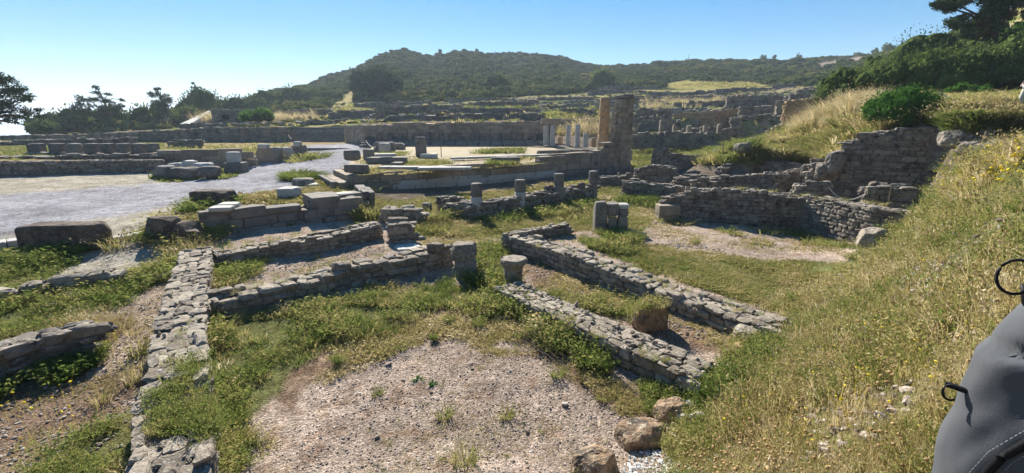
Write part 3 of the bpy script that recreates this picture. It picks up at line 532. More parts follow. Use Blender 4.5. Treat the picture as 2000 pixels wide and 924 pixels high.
for px, py, lb in ((448, 400, 'pale flat slab lying at the left end of the terrace top'), (433, 407, 'pale slab at the very corner of the terrace, nearest the dark block'), (652, 381, 'pale slab on the raised right end of the terrace'), (672, 379, 'smaller pale slab beside the long steps on the raised terrace end')):
    b0 = P(px, py, up(d0[0], d0[1], 413)+.03 if px < 500 else .93); mb = MB(); rock(mb, b0, (.3, .25, .06), rng.uniform(0, 1), k=6, pn=12, amp=.04, tint=.8); tag(mb.obj('paving_slab', M['light'], origin=b0), lb, 'slab')
# ------------------------------------------------------------------ great terrace with the fountain square
f0 = P(698, 384, 0); f1 = P(1232, 336, 0); fd = (f1-f0)/np.linalg.norm(f1-f0); fn = np.array([-fd[1], fd[0], 0])
def fp(px, k=0):                                   # point of the front line in a pixel column
    r = ray(px, 350); q = np.array([[r[0], -fd[0]], [r[1], -fd[1]]]); t_ = np.linalg.solve(q, f0[:2]); return f0+fd*t_[1]+fn*k
t = thing('great_terrace', f0, 'long ashlar terrace wall, dark above a paler plinth, in the middle distance', 'terrace')
def seg(name, pxs, tops, z0, mt, k=0, **kw):
    pts = []
    for px, tp in zip(pxs, tops):
        q = fp(px, k); pts.append((q[0], q[1], z0, up(q[0], q[1], tp) if tp > 20 else tp))
    mb, core = MB(), MB(); masonry(mb, core, pts, **{**AS, 'ch': .34, 'sl': 1.1, **kw}); mb.obj(name, M[mt], t, origin=f0); core.obj(name+'_core', M['dirt'], t, origin=f0)
seg('dark_plinth', [699, 780], [.62, .62], -.3, 'ashlar_grey', 0, th=.5, back=False)
seg('pale_plinth', [782, 960], [.60, .60], -.3, 'light', 0, th=.5, back=False)
seg('plinth', [961, 1085], [.52, .52], -.3, 'light', 0, th=.5, back=False)
seg('plinth', [1086, 1225], [.45, .45], -.3, 'ashlar_grey', 0, th=.5, back=False)
seg('upper_wall', [700, 875], [341, 327], .55, 'ashlar', .12, th=.6)
seg('upper_wall', [875.5, 1062], [325, 318], .45, 'ashlar', .12, th=.6)
seg('high_wall', [1062.5, 1110, 1130, 1162], [309, 304, 300, 296], .4, 'ashlar', .12, th=.6, ragged=.5)
seg('stepped_end', [1162.5, 1185, 1190, 1200, 1204, 1213, 1215, 1226], [295, 290, 276, 272, 246, 240, 226, 222], .4, 'ashlar', .12, th=.65, ragged=.15, sl=.7, ch=.34)
t = thing('ashlar_pier', fp(1219, .2), 'tall square pier of ochre ashlar blocks at the right end of the great terrace', 'pier')
q0, q1 = fp(1211, .05), fp(1230, .05); mb, core = MB(), MB(); masonry(mb, core, [(q0[0], q0[1], 0, up(q0[0], q0[1], 194)), (q1[0], q1[1], 0, up(q1[0], q1[1], 193))], th=.8, **{**AS, 'ch': .36, 'sl': .62, 'pn': 14, 'nz': .02, 'ragged': 0}); org = fp(1219, .2)
mb.obj('pier_blocks', M['ashlar'], t, origin=org); core.obj('pier_core', M['dirt'], t, origin=org)
mb = MB(); c = (q0+q1)/2+fn*.4; rock(mb, (c[0], c[1], up(c[0], c[1], 189)), (.5, .48, .14), math.atan2(fd[1], fd[0]), k=8, pn=10, amp=.03); mb.obj('cap_block', M['ashlar_grey'], t, origin=org)
# left return of the terrace and its four long steps
l0 = fp(700); l1 = P(668, 327, 1.12); ld = (l1-l0)[:2]; LL = np.linalg.norm(ld)+.6; ld = ld/np.linalg.norm((l1-l0)[:2]); ln = np.array([ld[1], -ld[0]]); ln = -ln if ln[0] > 0 else ln
for i, (w0, zt, a0, a1, mt, lb) in enumerate([(0, 1.0, .25, LL-.2, 'ashlar', 'topmost of the four long steps climbing the left end of the great terrace'), (.5, .74, -.1, LL-.1, 'ashlar', 'second of the four long terrace steps from the top'), (1.05, .5+.3, -.1, LL-.6, 'ashlar_grey', 'third of the four long terrace steps, standing clear like a kerb'), (1.7, .62, .9, LL-1.2, 'light', 'lowest of the four long terrace steps, pale and flat')]):
    mb = MB(); c = l0[:2]+ld*(a0+a1)/2+ln*(w0+.2); n = 3
    for j in range(n):
        cc = l0[:2]+ld*(a0+(a1-a0)*(j+.5)/n)+ln*(w0+(.2 if i != 2 else .1)); rock(mb, (cc[0], cc[1], zt-.25), ((a1-a0)/n/2*.99, .23 if i != 2 else .12, .25), math.atan2(ld[1], ld[0]), k=6, pn=14, amp=.015, tint=.4+.15*j)
    tag(mb.obj('stone_step', M[mt], origin=(c[0], c[1], 0)), lb, 'step', 'long steps at the left end of the great terrace')
mb = MB(); poly = [fp(700, .5)+(.1, 0, 0), fp(1228, .5), (10.5, 45.5, 0), (-13.5, 45.5, 0), P(700, 306, 1.1), l1]
prism(mb, poly, [.6]*6, [1.08, 1.1, 1.2, 1.2, 1.08, 1.08]); tag(mb.obj('terrace_ground', mat('terrace_dry_earth', [(0, (.2, .17, .115)), (.5, (.32, .25, .16)), (1, (.25, .24, .13))], .8, attr=False, bump=1, bscale=12, spots=[(1.5, (.2, .2, .08), .55, .68), (.7, (.32, .3, .29), .56, .66)]), origin=(0, 30, .6)), kind='structure')
# ---- stones and slabs lying on the terrace
ONT = [(690, 326, .45, .3, .32, 'ashlar_grey', 'slanted broken block on top of the pair at the terrace corner', 4), (698, 336, .55, .35, .2, 'ashlar_grey', 'lower wide block of the pair at the terrace corner', 8), (721, 311, .34, .3, .34, 'ashlar_grey', 'upright grey block left of the flat slabs on the terrace', 8),
 (752, 309, .75, .4, .16, 'light', 'pale upper slab of the stacked flat slabs on the terrace', 10), (756, 318, 1.2, .5, .18, 'ashlar_grey', 'long dark lower slab beneath the pale one on the terrace', 10), (752, 297, .85, .4, .42, 'ashlar_grey', 'big squared dark block standing behind the slabs on the terrace', 9), (779, 293, .6, .45, .32, 'rubble', 'rounded hump of stone right of the big squared dark block', 4),
 (823, 306, .38, .3, .72, 'ashlar_grey', 'upright standing stone, tallest of the loose stones on the terrace', 8), (838, 309, .55, .4, .16, 'light', 'pale low block at the foot of the upright standing stone', 10), (870, 331, 1.4, .35, .07, 'light', 'long thin slab near the front edge of the terrace', 12),
 (810, 329, 1.9, .35, .06, 'light', 'flat pale slab beside the weeds in the left half of the terrace', 12), (985, 319, .9, .5, .2, 'ashlar_grey', 'low dark block with weeds on it, alone on the tan earth', 7), (775, 322, .35, .5, .08, 'rubble', 'small flat stone right of the long dark lower slab', 6)]
for px, py, hx, hy, hz, mt, lb, pn in ONT:
    b0 = P(px, py, 1.12); mb = MB(); rock(mb, b0+(0, 0, hz*.95+(.36 if 'on top of' in lb else 0)), (hx, hy, hz), rng.uniform(-.2, .3), k=8, pn=pn, amp=.07 if pn < 10 else .03, tint=rng.uniform(.3, .8)); tag(mb.obj('loose_block' if hz > .1 else 'flat_slab', M[mt], origin=b0), lb, 'stone block' if hz > .1 else 'slab')
b0 = P(751, 287, 2.05); mb = MB(); rock(mb, b0, (.33, .25, .24), .1, k=6, pn=10, amp=.03, tint=.9); tag(mb.obj('white_block', M['light'], origin=b0), 'small white block perched on the big squared dark block', 'stone block')
for lb, a, b_, h in (('long kerb of pale slabs crossing the terrace behind the tan earth', P(880, 311, 1.2), P(1075, 304, 1.2), .13), ('low dark kerb running toward the ochre column', P(1050, 300, 1.2), P(1160, 297, 1.2), .25), ('pale slab edging at the back of the terrace near the columns', P(1095, 306, 1.2), P(1160, 301, 1.2), .1)):
    mb = MB(); d_ = b_-a; n = 7
    for j in range(n):
        c = a+d_*(j+.5)/n; rock(mb, c+(0, 0, h*.4), (np.linalg.norm(d_)/n*.49, .28, h*.55), math.atan2(d_[1], d_[0]), k=5, pn=12, amp=.03, tint=rng.uniform(.2, .9))
    tag(mb.obj('kerb', M['light' if 'pale' in lb else 'ashlar_grey'], origin=a), lb, 'kerb')
# columns
def column(name, px, pb, pt, r, mt, lb, group=None, n=2, base=True, z=None):
    b0 = G(px, pb) if z is None else P(px, pb, z); h = up(b0[0], b0[1], pt)-b0[2]; t = thing(name, b0, lb, 'column', group); z0 = -.3
    for j in range(n):
        z1 = h*(j+1)/n if n > 1 else h; mb = MB(); drum(mb, (rng.uniform(-.01, .01), 0), r*(1-.03*j), r*(1-.03*(j+1)), z0, z1-.01, tint=rng.uniform(.3, .9), nz=.02, seg=20); mb.obj('drum', M[mt], t, True); z0 = z1
    return t, b0, h
column('tall_column', 1177, 298, 191, .42, 'orange', 'tall free-standing ochre column with a broken top, left of the ashlar pier', n=3, z=1.2)
CL = [(1066, 284, 243, 'leftmost column of the far row, carrying one end of the lintel'), (1079, 284, 243, 'second column of the far row, carrying the other end of the lintel'), (1094, 281, 266, 'low stump between the lintel pair and the free pair of the far row'), (1110, 285, 244, 'fluted-looking column of the far row, left one of the free middle pair'), (1127, 287, 243, 'right one of the free middle pair of the far row'), (1143, 288, 260, 'half-height column of the far row'), (1159, 289, 269, 'short stump at the right end of the far row, beside the tall ochre column')]
for px, pb, pt, lb in CL: column('column', px, pb, pt, .24, 'light' if px not in (1094, 1159) else 'orange', lb, 'far row of columns at the back of the terrace', n=1)
ca_, cb_ = G(1066, 284), G(1079, 284); zl = up(*ca_[:2], 243); mb = MB(); c = (ca_+cb_)/2; rock(mb, (c[0]+.15, c[1], zl+.27), (.95, .32, .27), 0, k=6, pn=14, amp=.02, tint=.4); tag(mb.obj('lintel', M['ashlar'], origin=(c[0], c[1], zl)), 'stone lintel block bridging the two leftmost columns of the far row', 'lintel')
mb = MB(); a = G(1063, 286); b_ = G(1168, 292)
for j in range(8):
    c = a+(b_-a)*(j+.5)/8; rock(mb, c+(0, 0, 0), ((b_-a)[0]/16*.99, .5, .12), math.atan2(*(b_-a)[[1, 0]]), k=5, pn=12, amp=.02, tint=rng.random())
tag(mb.obj('stylobate', M['ashlar_grey'], origin=a), 'low stone footing under the far row of columns', 'footing')
# ---- great back wall with its bench and pilasters
t = wall('back_wall', 'high long ashlar retaining wall behind the fountain square, pilasters along its foot', [D(671, 246, 58.6, 2.6), D(712, 244, 48.9, 2.8), D(760, 244, 48.9, 2.6), D(800, 241, 48.9, 2.6), D(950, 239, 48.9, 2.6), D(1062, 236, 48.9, 2.8)], 'ashlar', th=.7, ch=.36, sl=.75, k=2, pn=10, nz=.05, ragged=.4, back=False)
x0 = A(735, 284, 48.8)[0]; x1 = A(1052, 284, 48.8)[0]; mb = MB(); org = np.array(t.location)
for j in range(17):
    x = x0+(x1-x0)*(j+.5)/17+rng.uniform(-.15, .15); hh = rng.uniform(.75, 1.0); m_ = MB(); rock(m_, (x, 48.72, 1.55+hh/2-.3), (.2, .2, hh/2+.3), 0, k=4, pn=12, amp=.02, tint=rng.random()); m_.obj('pilaster', M['ashlar_grey' if j % 3 else 'ashlar'], t, origin=org)
for j, (yy, zt) in enumerate(((46.3, 1.36), (46.9, 1.56), (47.5, 1.74))):
    mb = MB(); n = 16
    for q in range(n): rock(mb, (x0-1+(x1-x0+2)*(q+.5)/n, yy+.5, zt-.25), ((x1-x0+2)/n/2*.99, .55, .25), 0, k=4, pn=14, amp=.01, tint=rng.random())
    tag(mb.obj('bench_step', M['ashlar_grey'], origin=(x0, yy, 1)), ['lowest', 'middle', 'topmost'][j]+' long bench step in front of the great back wall', 'step', 'bench steps below the great back wall')
# ---- wall J, stairs
wall('long_wall', 'long dark retaining wall left of the great stairs, green tops behind it', [D(-420, 279, 62, 2), D(-150, 269, 61.3, 2), D(0, 265, 60.6, 2), D(160, 262, 60, 2), D(300, 256, 59.3, 2.2), D(400, 250, 58.9, 2.4), D(557, 249, 58.5, 2.4)], 'farstone', th=.6, **{**FR, 'ch': .28, 'sl': .55, 'ragged': .5})
s0 = A(560, 280, 58.4); s1 = A(671, 280, 58.4); t = thing('great_stairs', ((s0[0]+s1[0])/2, 58.5, 1), 'broad flight of stone steps rising between two walls at the back of the court', 'stairs')
n = 10; zt0 = 1.05; ztop = up(s0[0], 61.2, 249); org = np.array(t.location)
for j in range(n):
    mb = MB(); z1 = zt0+(ztop-zt0)*(j+1)/n; rock(mb, ((s0[0]+s1[0])/2, 58.5+j*.28+.35, z1-.3), ((s1[0]-s0[0])/2, .35, .3), 0, k=10, pn=40, amp=.004, tint=rng.random()); mb.obj('stair_tread', M['ashlar_grey'], t, origin=org)
a = G(604, 292); b_ = G(676, 292); mb = MB(); rock(mb, (a+b_)/2+(0, 0, .03), ((b_-a)[0]/2, .2, .12), 0, k=6, pn=16, amp=.01); tag(mb.obj('kerb', M['ashlar_grey'], origin=a), 'thin dark stone kerb across the path before the great stairs', 'kerb')
# ---- left side of the court
wall('court_wall', 'long rubble wall along the left side of the gravel court', [B(-420, 362, 330), B(-150, 352, 322), B(0, 346, 317), B(80, 343, 316), B(150, 340, 315), B(230, 338, 313), B(312, 335, 312)], 'rubble', th=.7, **{**MD, 'ch': .24, 'sl': .5, 'ragged': .5, 'k': 3})
wall('back_course', 'second lower course of big stones just behind the court wall at left', [D(-400, 311, 31, .7), D(0, 306, 30.2, .7), D(70, 306, 30, .7), D(150, 302, 30, .7), D(300, 303, 30, .6)], 'rubble', th=.6, **{**FR, 'ch': .3, 'sl': .6, 'k': 3, 'ragged': .3})
XB = [(66, 30), (107, 27), (141, 27), (175, 26), (206, 26), (237, 25), (268, 25), (295, 18)]
lb8 = ['leftmost slanting block of the row of eight behind the court wall', 'second block from the left in the row of eight', 'third block from the left in the row of eight', 'fourth block from the left in the row of eight', 'fourth block from the right in the row of eight', 'third block from the right in the row of eight', 'second block from the right in the row of eight', 'narrow rightmost block of the row of eight']
for (px, wd), lb in zip(XB, lb8):
    b0 = A(px, 300, 34); mb = MB(); rock(mb, b0+(0, .3, .3), (wd/900*34/2*.7, .38, .42), rng.uniform(-.05, .05), k=7, pn=10, amp=.04, tint=rng.random()); tag(mb.obj('row_block', M['ashlar_grey'], origin=b0), lb, 'stone block', 'row of eight blocks behind the court wall')
wall('row_footing', 'low footing course under the row of eight blocks', [D(45, 299, 33.8, .5), D(306, 299, 33.8, .5)], 'rubble', th=.9, **{**FR, 'ch': .25, 'sl': .6, 'ragged': .2})
wall('slab_wall', 'straight pale wall of big upright slabs above the mound left of the path', [D(306, 294, 30.5, .9), D(380, 292, 31, .9), D(464, 290, 31.5, 1)], 'ashlar', th=.4, **{**AS, 'sl': 1.6, 'ch': .5})
LB = [(341, 313, 14, 14, .3, 'ashlar_grey', 'dark low block before the pale slab wall'), (369, 313, 14, 15, .35, 'light', 'pale cube block in front of the pale slab wall'), (413, 313, 30, 6, .3, 'light', 'long thin pale block lying before the slab wall'), (522, 318, 22, 28, .5, 'ashlar', 'largest squared block left of the path to the stairs'), (511, 289, 9, 6, .3, 'light', 'small flat stone on the largest squared block by the path'),
 (558, 314, 9.5, 24, .35, 'light', 'narrow pale block between the two larger ones beside the path'), (581, 307, 12.5, 22, .4, 'ashlar_grey', 'dark squared block nearest the stairs at the left edge of the path'), (579, 285, 6.5, 7, .25, 'light', 'small cap stone on the dark block nearest the stairs'), (484, 316, 12, 8, .4, 'ashlar_grey', 'low flat stone between the pedestal and the largest squared block'), (500, 322, 6, 9, .25, 'rubble', 'small upright stone touching the largest squared block')]
for px, pb, hw, hp, dp, mt, lb in LB:
    if pb == 289: b0 = A(px, pb, G(522, 320)[1]+.4)
    elif pb == 285: b0 = A(px, pb, G(581, 308)[1]+.3)
    else: b0 = G(px, pb)
    s_ = dep(b0); mb = MB(); rock(mb, b0+(0, dp, hp*s_/2), (hw*s_, dp, hp*s_/2+.05), rng.uniform(-.05, .1), k=8, pn=10, amp=.04, tint=rng.random()); tag(mb.obj('squared_block', M[mt], origin=b0), lb, 'stone block')
b0 = G(456, 338); t = thing('pedestal', b0, 'two-tier stone pedestal with a pale upper block beside the mound', 'pedestal')
s_ = dep(b0)
mb = MB(); rock(mb, (0, .4, 9*s_), (19*s_, .45, 11*s_), .08, k=8, pn=10, amp=.03, tint=.3); mb.obj('plinth', M['ashlar_grey'], t); mb = MB(); rock(mb, (-.1, .4, 29*s_), (11.5*s_, .28, 11*s_), .08, k=8, pn=9, amp=.03, tint=.8); mb.obj('upper_block', M['light'], t)
MD_ = [(318, 348, 20, 20, 'ashlar_grey'), (345, 349, 16, 17, 'rubble'), (370, 347, 18, 15, 'rubble'), (330, 331, 15, 9, 'light'), (356, 327, 11, 9, 'light'), (381, 331, 17, 8, 'light'), (352, 335, 11, 7, 'light'), (405, 343, 18, 13, 'rubble')]
t = thing('block_mound', G(345, 350), 'overgrown mound of tumbled stone slabs at the left edge of the gravel path', 'stone mound'); org = np.array(t.location)
for px, pb, hw, hp, mt in MD_:
    b0 = G(px, 350) if pb > 340 else G(px, 346)+(0, .5, 0); zc = up(b0[0], b0[1], pb); s_ = dep(b0); mb = MB(); rock(mb, (b0[0], b0[1]+.3, zc+hp*s_/2), (hw*s_, .5, hp*s_/2+.12), rng.uniform(-.3, .3), k=8, pn=5, amp=.12, tint=rng.random()); mb.obj('tumbled_slab', M[mt], t, origin=org)
# court blocks
CB = [(409, 404, 38, 29, .38, 'brown_block', 'dark squared block with weeds at its foot, alone in front of the gravel path', 9), (558, 390, 18, 20, .4, 'light', 'small block with a bright white top at the edge of the gravel', 12), (583, 363, 21, 12, .45, 'rubble', 'low stone covered in green moss lying in the gravel path', 4),
 (595, 389, 11, 8, .25, 'rubble', 'round dark stone right of the white-topped block'), (626, 386, 20, 8, .2, 'rubble', 'low row of rough stones beside the raised terrace end'),
 (110, 494, 73, 52, .35, 'brown_block', 'massive brown rough block at the far left, weeds at its foot', 8), (308, 478, 28, 50, .32, 'brown_block', 'broken upright block with an overhanging left side, beside the thin kerb', 5), (348, 477, 24, 38, .35, 'brown_block', 'lower stepped half of the broken block', 5), (366, 478, 14, 24, .3, 'brown_block', 'small jagged stone at the right foot of the broken block', 4)]
for q in CB:
    px, pb, hw, hp, dp, mt, lb = q[:7]; pn = q[7] if len(q) > 7 else 5; b0 = G(px, pb); s_ = dep(b0); mb = MB()
    rock(mb, b0+(0, dp, hp*s_/2-.05), (hw*s_, dp, hp*s_/2+.08), .12 if px < 300 else rng.uniform(-.05, .1), k=12, pn=pn, amp=.07, tint=rng.uniform(.3, .8)); tag(mb.obj('squared_block' if pn > 6 else 'rough_stone', M[mt], origin=b0), lb, 'stone block')
for lb, p0_, p1_, h, dp in (('thin double kerb slab between the massive block and the broken block', (182, 480), (288, 462), .12, .22), ('kerb stones running off the photo left of the massive block', (-60, 492), (40, 478), .14, .25), ('pale flat edging slab between the left room and the broad wall', (255, 552), (350, 538), .08, .18)):
    a = G(*p0_); b_ = G(*p1_); mb = MB(); d_ = b_-a
    for j in range(3): rock(mb, a+d_*(j+.5)/3+(0, .1, h*.5), (np.linalg.norm(d_)/6*.99, dp, h*.7), math.atan2(d_[1], d_[0]), k=6, pn=12, amp=.03, tint=rng.random())
    tag(mb.obj('kerb', M['light'], origin=a), lb, 'kerb')
wall('rubble_wall', 'low dark wall of long stones in the left room, grass on both sides', [B(-60, 612, 580), B(20, 592, 566), B(115, 575, 549), B(170, 570, 540), B(232, 562, 533)], 'rubble_near', th=.35, **{**NR_, 'sl': .5, 'ch': .24, 'ragged': .3})
wall('rubble_wall', 'nearest low wall at the left edge, its shaded face hidden in dark weeds', [B(-80, 815, 735), B(0, 768, 697), B(90, 728, 662), B(188, 700, 640)], 'rubble', th=.36, **{**NR_, 'sl': .34, 'ch': .15, 'ragged': .15})
for px, pb, hw, hh, lb in ((140, 588, 26, 12, 'flat grey stone in the grass between the two left-hand walls'), (100, 605, 20, 9, 'smaller flat stone below the flat grey one in the left grass'), (1718, 482, 34, 26, 'big white lichened boulder at the foot of the bank beside the right-hand room'), (664, 522, 19, 11, 'small dark stone sitting loose on the wall behind the green weeds'), (1480, 668, 40, 22, 'pale slanting stone at the foot of the bank, where the slanting wall ends'), (1452, 690, 20, 12, 'rusty rounded stone next to the pale slanting stone')):
    b0 = G(px, pb) if px != 664 else P(664, 527, .45); s_ = dep(b0); mb = MB(); rock(mb, b0+(0, hw*s_*.5, hh*s_*.4), (hw*s_, hw*s_*.7, hh*s_*.8), .6 if px > 1400 else .1, k=12, pn=3.5, amp=.2, tint=.7 if px > 1400 else .3); tag(mb.obj('boulder', M['rubble_near' if 'rusty' not in lb else 'orange'], origin=b0), lb, 'stone')
for px, pb, hw, hh, mt, lb in ((1168, 930, 50, 40, 'rusty_rock', 'rusty brown angular rock at the bottom edge of the picture'), (1258, 868, 54, 34, 'rusty_rock', 'large flat-topped tan rock above the white gravel patch'), (1315, 815, 42, 26, 'rusty_rock', 'pinkish brown rock behind the white pebbles'), (1350, 800, 18, 14, 'light', 'white cobble topmost in the little heap beside the pinkish rock'), (1338, 822, 15, 10, 'light', 'white cobble at the lower left of the little heap'), (1366, 826, 17, 16, 'light', 'smooth white cobble at the lower right of the little heap'), (1355, 783, 16, 9, 'light', 'pale cobble half hidden in the grass behind the little heap')):
    b0 = G(px, pb); s_ = dep(b0); mb = MB(); rock(mb, b0+(0, hw*s_*.3, hh*s_*.3), (hw*s_, hw*s_*.75, hh*s_*.75), rng.uniform(-.4, .4), k=16, pn=3.2, cuts=12, amp=.2 if hw > 20 else .06, tint=.6 if mt != 'light' else 1); tag(mb.obj('rock' if hw > 20 else 'cobble', M[mt], origin=b0), lb, 'rock' if hw > 20 else 'cobble')
# ================================================================== UPPER TOWN
UW = [(350, 242, 480, 240, 64, 1.2, 'low rough wall under the dry grass left of the stairs'), (480, 238, 575, 240, 65, 1.2, 'rough wall directly above the left end of the great stairs'), (575, 238, 672, 232, 66, 1.5, 'uneven wall across the top of the great stairs'), (555, 216, 645, 212, 82, 1.8, 'faint wall right of the fig bush, high above the stairs'),
 (640, 220, 735, 214, 74, 2, 'broken wall below the bare sandy path on the hill'), (690, 202, 842, 196, 96, 2.2, 'bluish wall at the foot of the big dark shrub'), (733, 208, 768, 207, 70, 2.6, 'tall pier-like wall piece beside a dark opening'), (770, 206, 902, 206, 71, 2.2, 'straight house wall right of the dark opening'), (752, 227, 832, 225, 58, 1.6, 'first of the low house walls lined up above the great back wall'),
 (836, 225, 888, 223, 58.5, 1.7, 'second low house wall above the great back wall, from the left'), (890, 223, 986, 221, 58, 1.7, 'third and longest low house wall above the great back wall'), (994, 222, 1058, 221, 58, 1.6, 'last low house wall above the right end of the great back wall'), (830, 215, 1045, 212, 66, 1.8, 'grass-topped terrace wall across the middle of the upper town'),
 (900, 201, 1042, 197, 82, 1.6, 'ragged wall with thin grassy patches above the grass-topped terrace'), (1060, 203, 1165, 207, 84, 1.6, 'rough terrace wall seen left of the tall ochre column'), (878, 190, 1010, 192, 104, 1.8, 'high faint wall just under the dark shrub belt'), (1050, 190, 1165, 190, 106, 2, 'dark rocky ledge wall behind the tall ochre column'),
 (1095, 212, 1165, 213, 72, 2, 'thin-coursed wall between the far columns and the tall column'), (1243, 212, 1279, 212, 68, 2.2, 'short wall right of the ashlar pier, left of a green gap'), (1287, 211, 1312, 211, 68, 2.2, 'short wall right of the green gap beyond the pier'), (1178, 198, 1300, 196, 90, 1.4, 'narrow ledge wall level with the pier top'), (1300, 190, 1400, 185, 100, 1.6, 'curved ledge wall above the tall pale grass'),
 (1240, 182, 1400, 176, 112, 1.6, 'dark ledge wall below the yellow meadow'), (1422, 188, 1530, 184, 76, 3, 'steep tumbled wall above the rough stone terrace, right of centre'), (1400, 174, 1525, 170, 108, 2, 'dark shaded ledge wall right of the yellow meadow'), (1448, 207, 1545, 204, 64, 1.6, 'stepped wall on top of the rough stone terrace'), (1150, 176, 1262, 176, 122, 2, 'bare rocky ledge left of the yellow meadow'), (1560, 174, 1690, 172, 86, 2.4, 'dark stone outcrop wall above the red-brown house'),
 (1170, 170, 1285, 167, 132, 2, 'highest ledge wall below the scrub, left of the yellow meadow'), (1510, 166, 1600, 163, 112, 2, 'upper ledge wall touching the scrub right of the yellow meadow'), (1545, 184, 1640, 182, 80, 2, 'ledge wall just above the red-brown house'), (1320, 200, 1420, 197, 84, 1.6, 'thin wall along the back of the tall pale grass'), (980, 196, 1050, 194, 92, 1.6, 'short ledge wall directly above the right end of the grassy terrace'), (1190, 188, 1290, 187, 98, 1.6, 'low ledge wall right of the pier top'), (1066, 238, 1240, 230, 61.5, 3, 'grey wall behind the tall pale grass and the far columns'), (1236, 229, 1312, 226, 61.5, 3, 'grey wall continuing right of the ashlar pier'), (1520, 196, 1560, 196, 60, 3, 'shadowed wall just left of the red-brown house')]
for a, ya, b_, yb, Y, h, lb in UW:
    ym = (ya+yb)/2; wall('terrace_wall', lb, [D(a, ya+1, Y, h), D(a*.7+b_*.3, ym-rng.uniform(-1.5, 1.5), Y, h), D(a*.35+b_*.65, ym-rng.uniform(-1.5, 1.5), Y, h), D(b_, yb+1, Y, h)], 'farstone', group='ruined walls of the upper town', th=.7, **{**FR, 'ch': .32, 'sl': .7, 'sink': 1.2, 'ragged': .8})
wall('red_wall', 'tall red-brown restored wall with a straight top right of the pier', [D(1312, 223, 66, 3.4), D(1402, 216, 63, 3.6)], 'orange', th=.5, **{**AS, 'ch': .4, 'sl': .8, 'k': 2, 'jit': .6, 'nz': .04})
wall('red_wall', 'short red-brown return wall with a triangular shadow, right of the tall one', [D(1402.5, 216, 63, 3.6), D(1442, 213, 68, 3.4)], 'orange', th=.5, **{**AS, 'ch': .4, 'sl': .8, 'k': 2, 'jit': .6, 'nz': .04})
wall('rough_terrace', 'broad terrace wall of rough grey stones below the upper ledges', [D(1430, 232, 60, 3), D(1470, 224, 60, 3), D(1548, 224, 58, 3)], 'rubble', th=.6, **{**FR, 'ch': .34, 'sl': .6, 'k': 3})
t = wall('red_house_wall', 'red-brown house wall with a stepped right edge and a small dark opening', [D(1538, 202, 50, 4.5), D(1545, 196, 50, 4.5), D(1575, 193, 50, 4.5), D(1597, 191, 50, 4.5), D(1604, 196, 50, 4.5), D(1612, 215, 50, 4)], 'orange', th=.5, **{**AS, 'ch': .36, 'sl': .7, 'k': 2, 'jit': .6, 'nz': .04})
m_black = mat('dark_void', [(0, (.015, .014, .013)), (1, (.03, .028, .025))], 5, bump=0)
b0 = A(1563, 229, 49.9); mb = MB(); rock(mb, b0+(0, .04, 0), (.28, .12, .4), 0, k=4, pn=20, amp=.01); mb.obj('opening', m_black, t, origin=np.array(t.location))
# hut with window
b0 = A(452, 238, 72); t = thing('stone_hut', b0, 'small flat-topped stone hut with one dark window, beside a bright green bush', 'hut'); zt = up(b0[0], 72, 214); x0 = A(413, 225, 72)[0]; x1 = A(492, 225, 72)[0]
mb, core = MB(), MB(); masonry(mb, core, [(x0, 72, b0[2]-.5, zt), (x1, 72, b0[2]-.5, zt)], th=2.5, **{**FR, 'ch': .3, 'sl': .6, 'ragged': .1}); mb.obj('walls', M['farstone'], t, origin=b0); core.obj('roof', M['dirt'], t, origin=b0)
c = A(440, 229, 71.9); mb = MB(); rock(mb, c, (.5, .12, .35), 0, k=4, pn=20, amp=.01); mb.obj('window', m_black, t, origin=b0)
c = A(758, 217, 70.9); t = thing('doorway_frame', c, 'dark doorway between two pale stone jambs in the upper town', 'doorway'); mb = MB(); rock(mb, (0, -.1, 0), (.45, .25, .9), 0, k=4, pn=20, amp=.01); mb.obj('opening', m_black, t)
for dx in (-.6, .6): mb = MB(); rock(mb, (dx, -.3, -.1), (.14, .2, 1.0), 0, k=4, pn=14, amp=.02, tint=.8); mb.obj('jamb', M['ashlar'], t)
# low ruins right of the pier, with small posts
for a, ya, b_, yb, Y, h, lb in ((1236, 262, 1300, 261, 49, 1.2, 'low dark wall just right of the ashlar pier'), (1300, 258, 1395, 261, 48.5, 1.3, 'low dark wall under the small posts'), (1372, 252, 1430, 252, 53, 1.6, 'thick squared wall end right of the small posts'), (1328, 254, 1372, 250, 54, 1.4, 'rounded wall corner among the small posts'), (1440, 284, 1505, 280, 40, 1, 'half-buried wall at the foot of the grassy mound')):
    wall('ruin_wall', lb, [D(a, ya, Y, h), D((a+b_)/2, (ya+yb)/2-1.5, Y, h), D(b_, yb, Y, h)], 'farstone', group='low ruins right of the pier', th=.7, **{**FR, 'ch': .28, 'sl': .6})
for px, pb, pt, lb in ((1291, 262, 234, 'tallest small post, standing alone right of the ashlar pier'), (1317, 262, 243, 'second small post right of the ashlar pier'), (1345, 256, 244, 'shortest small post, half behind the rounded wall corner'), (1376, 266, 243, 'leaning pale small post before the thick wall end'), (1405, 250, 242, 'farthest small post below the red-brown wall')):
    b0 = A(px, pb, 50); h = up(b0[0], 50, pt)-b0[2]; t = mb = MB(); rock(mb, (b0[0], b0[1], b0[2]+h/2-.3), (.22, .2, h/2+.3), .1, k=5, pn=9, amp=.05, tint=.5); tag(mb.obj('stone_post', M['ashlar'], origin=b0), lb, 'post', 'small posts right of the pier')
wall('slope_wall', 'broken stone wall climbing the right end of the grassy mound', [D(1500, 262, 44, 1.5), D(1522, 244, 44, 1.8), D(1545, 242, 43, 2)], 'farstone', th=.7, **FR)
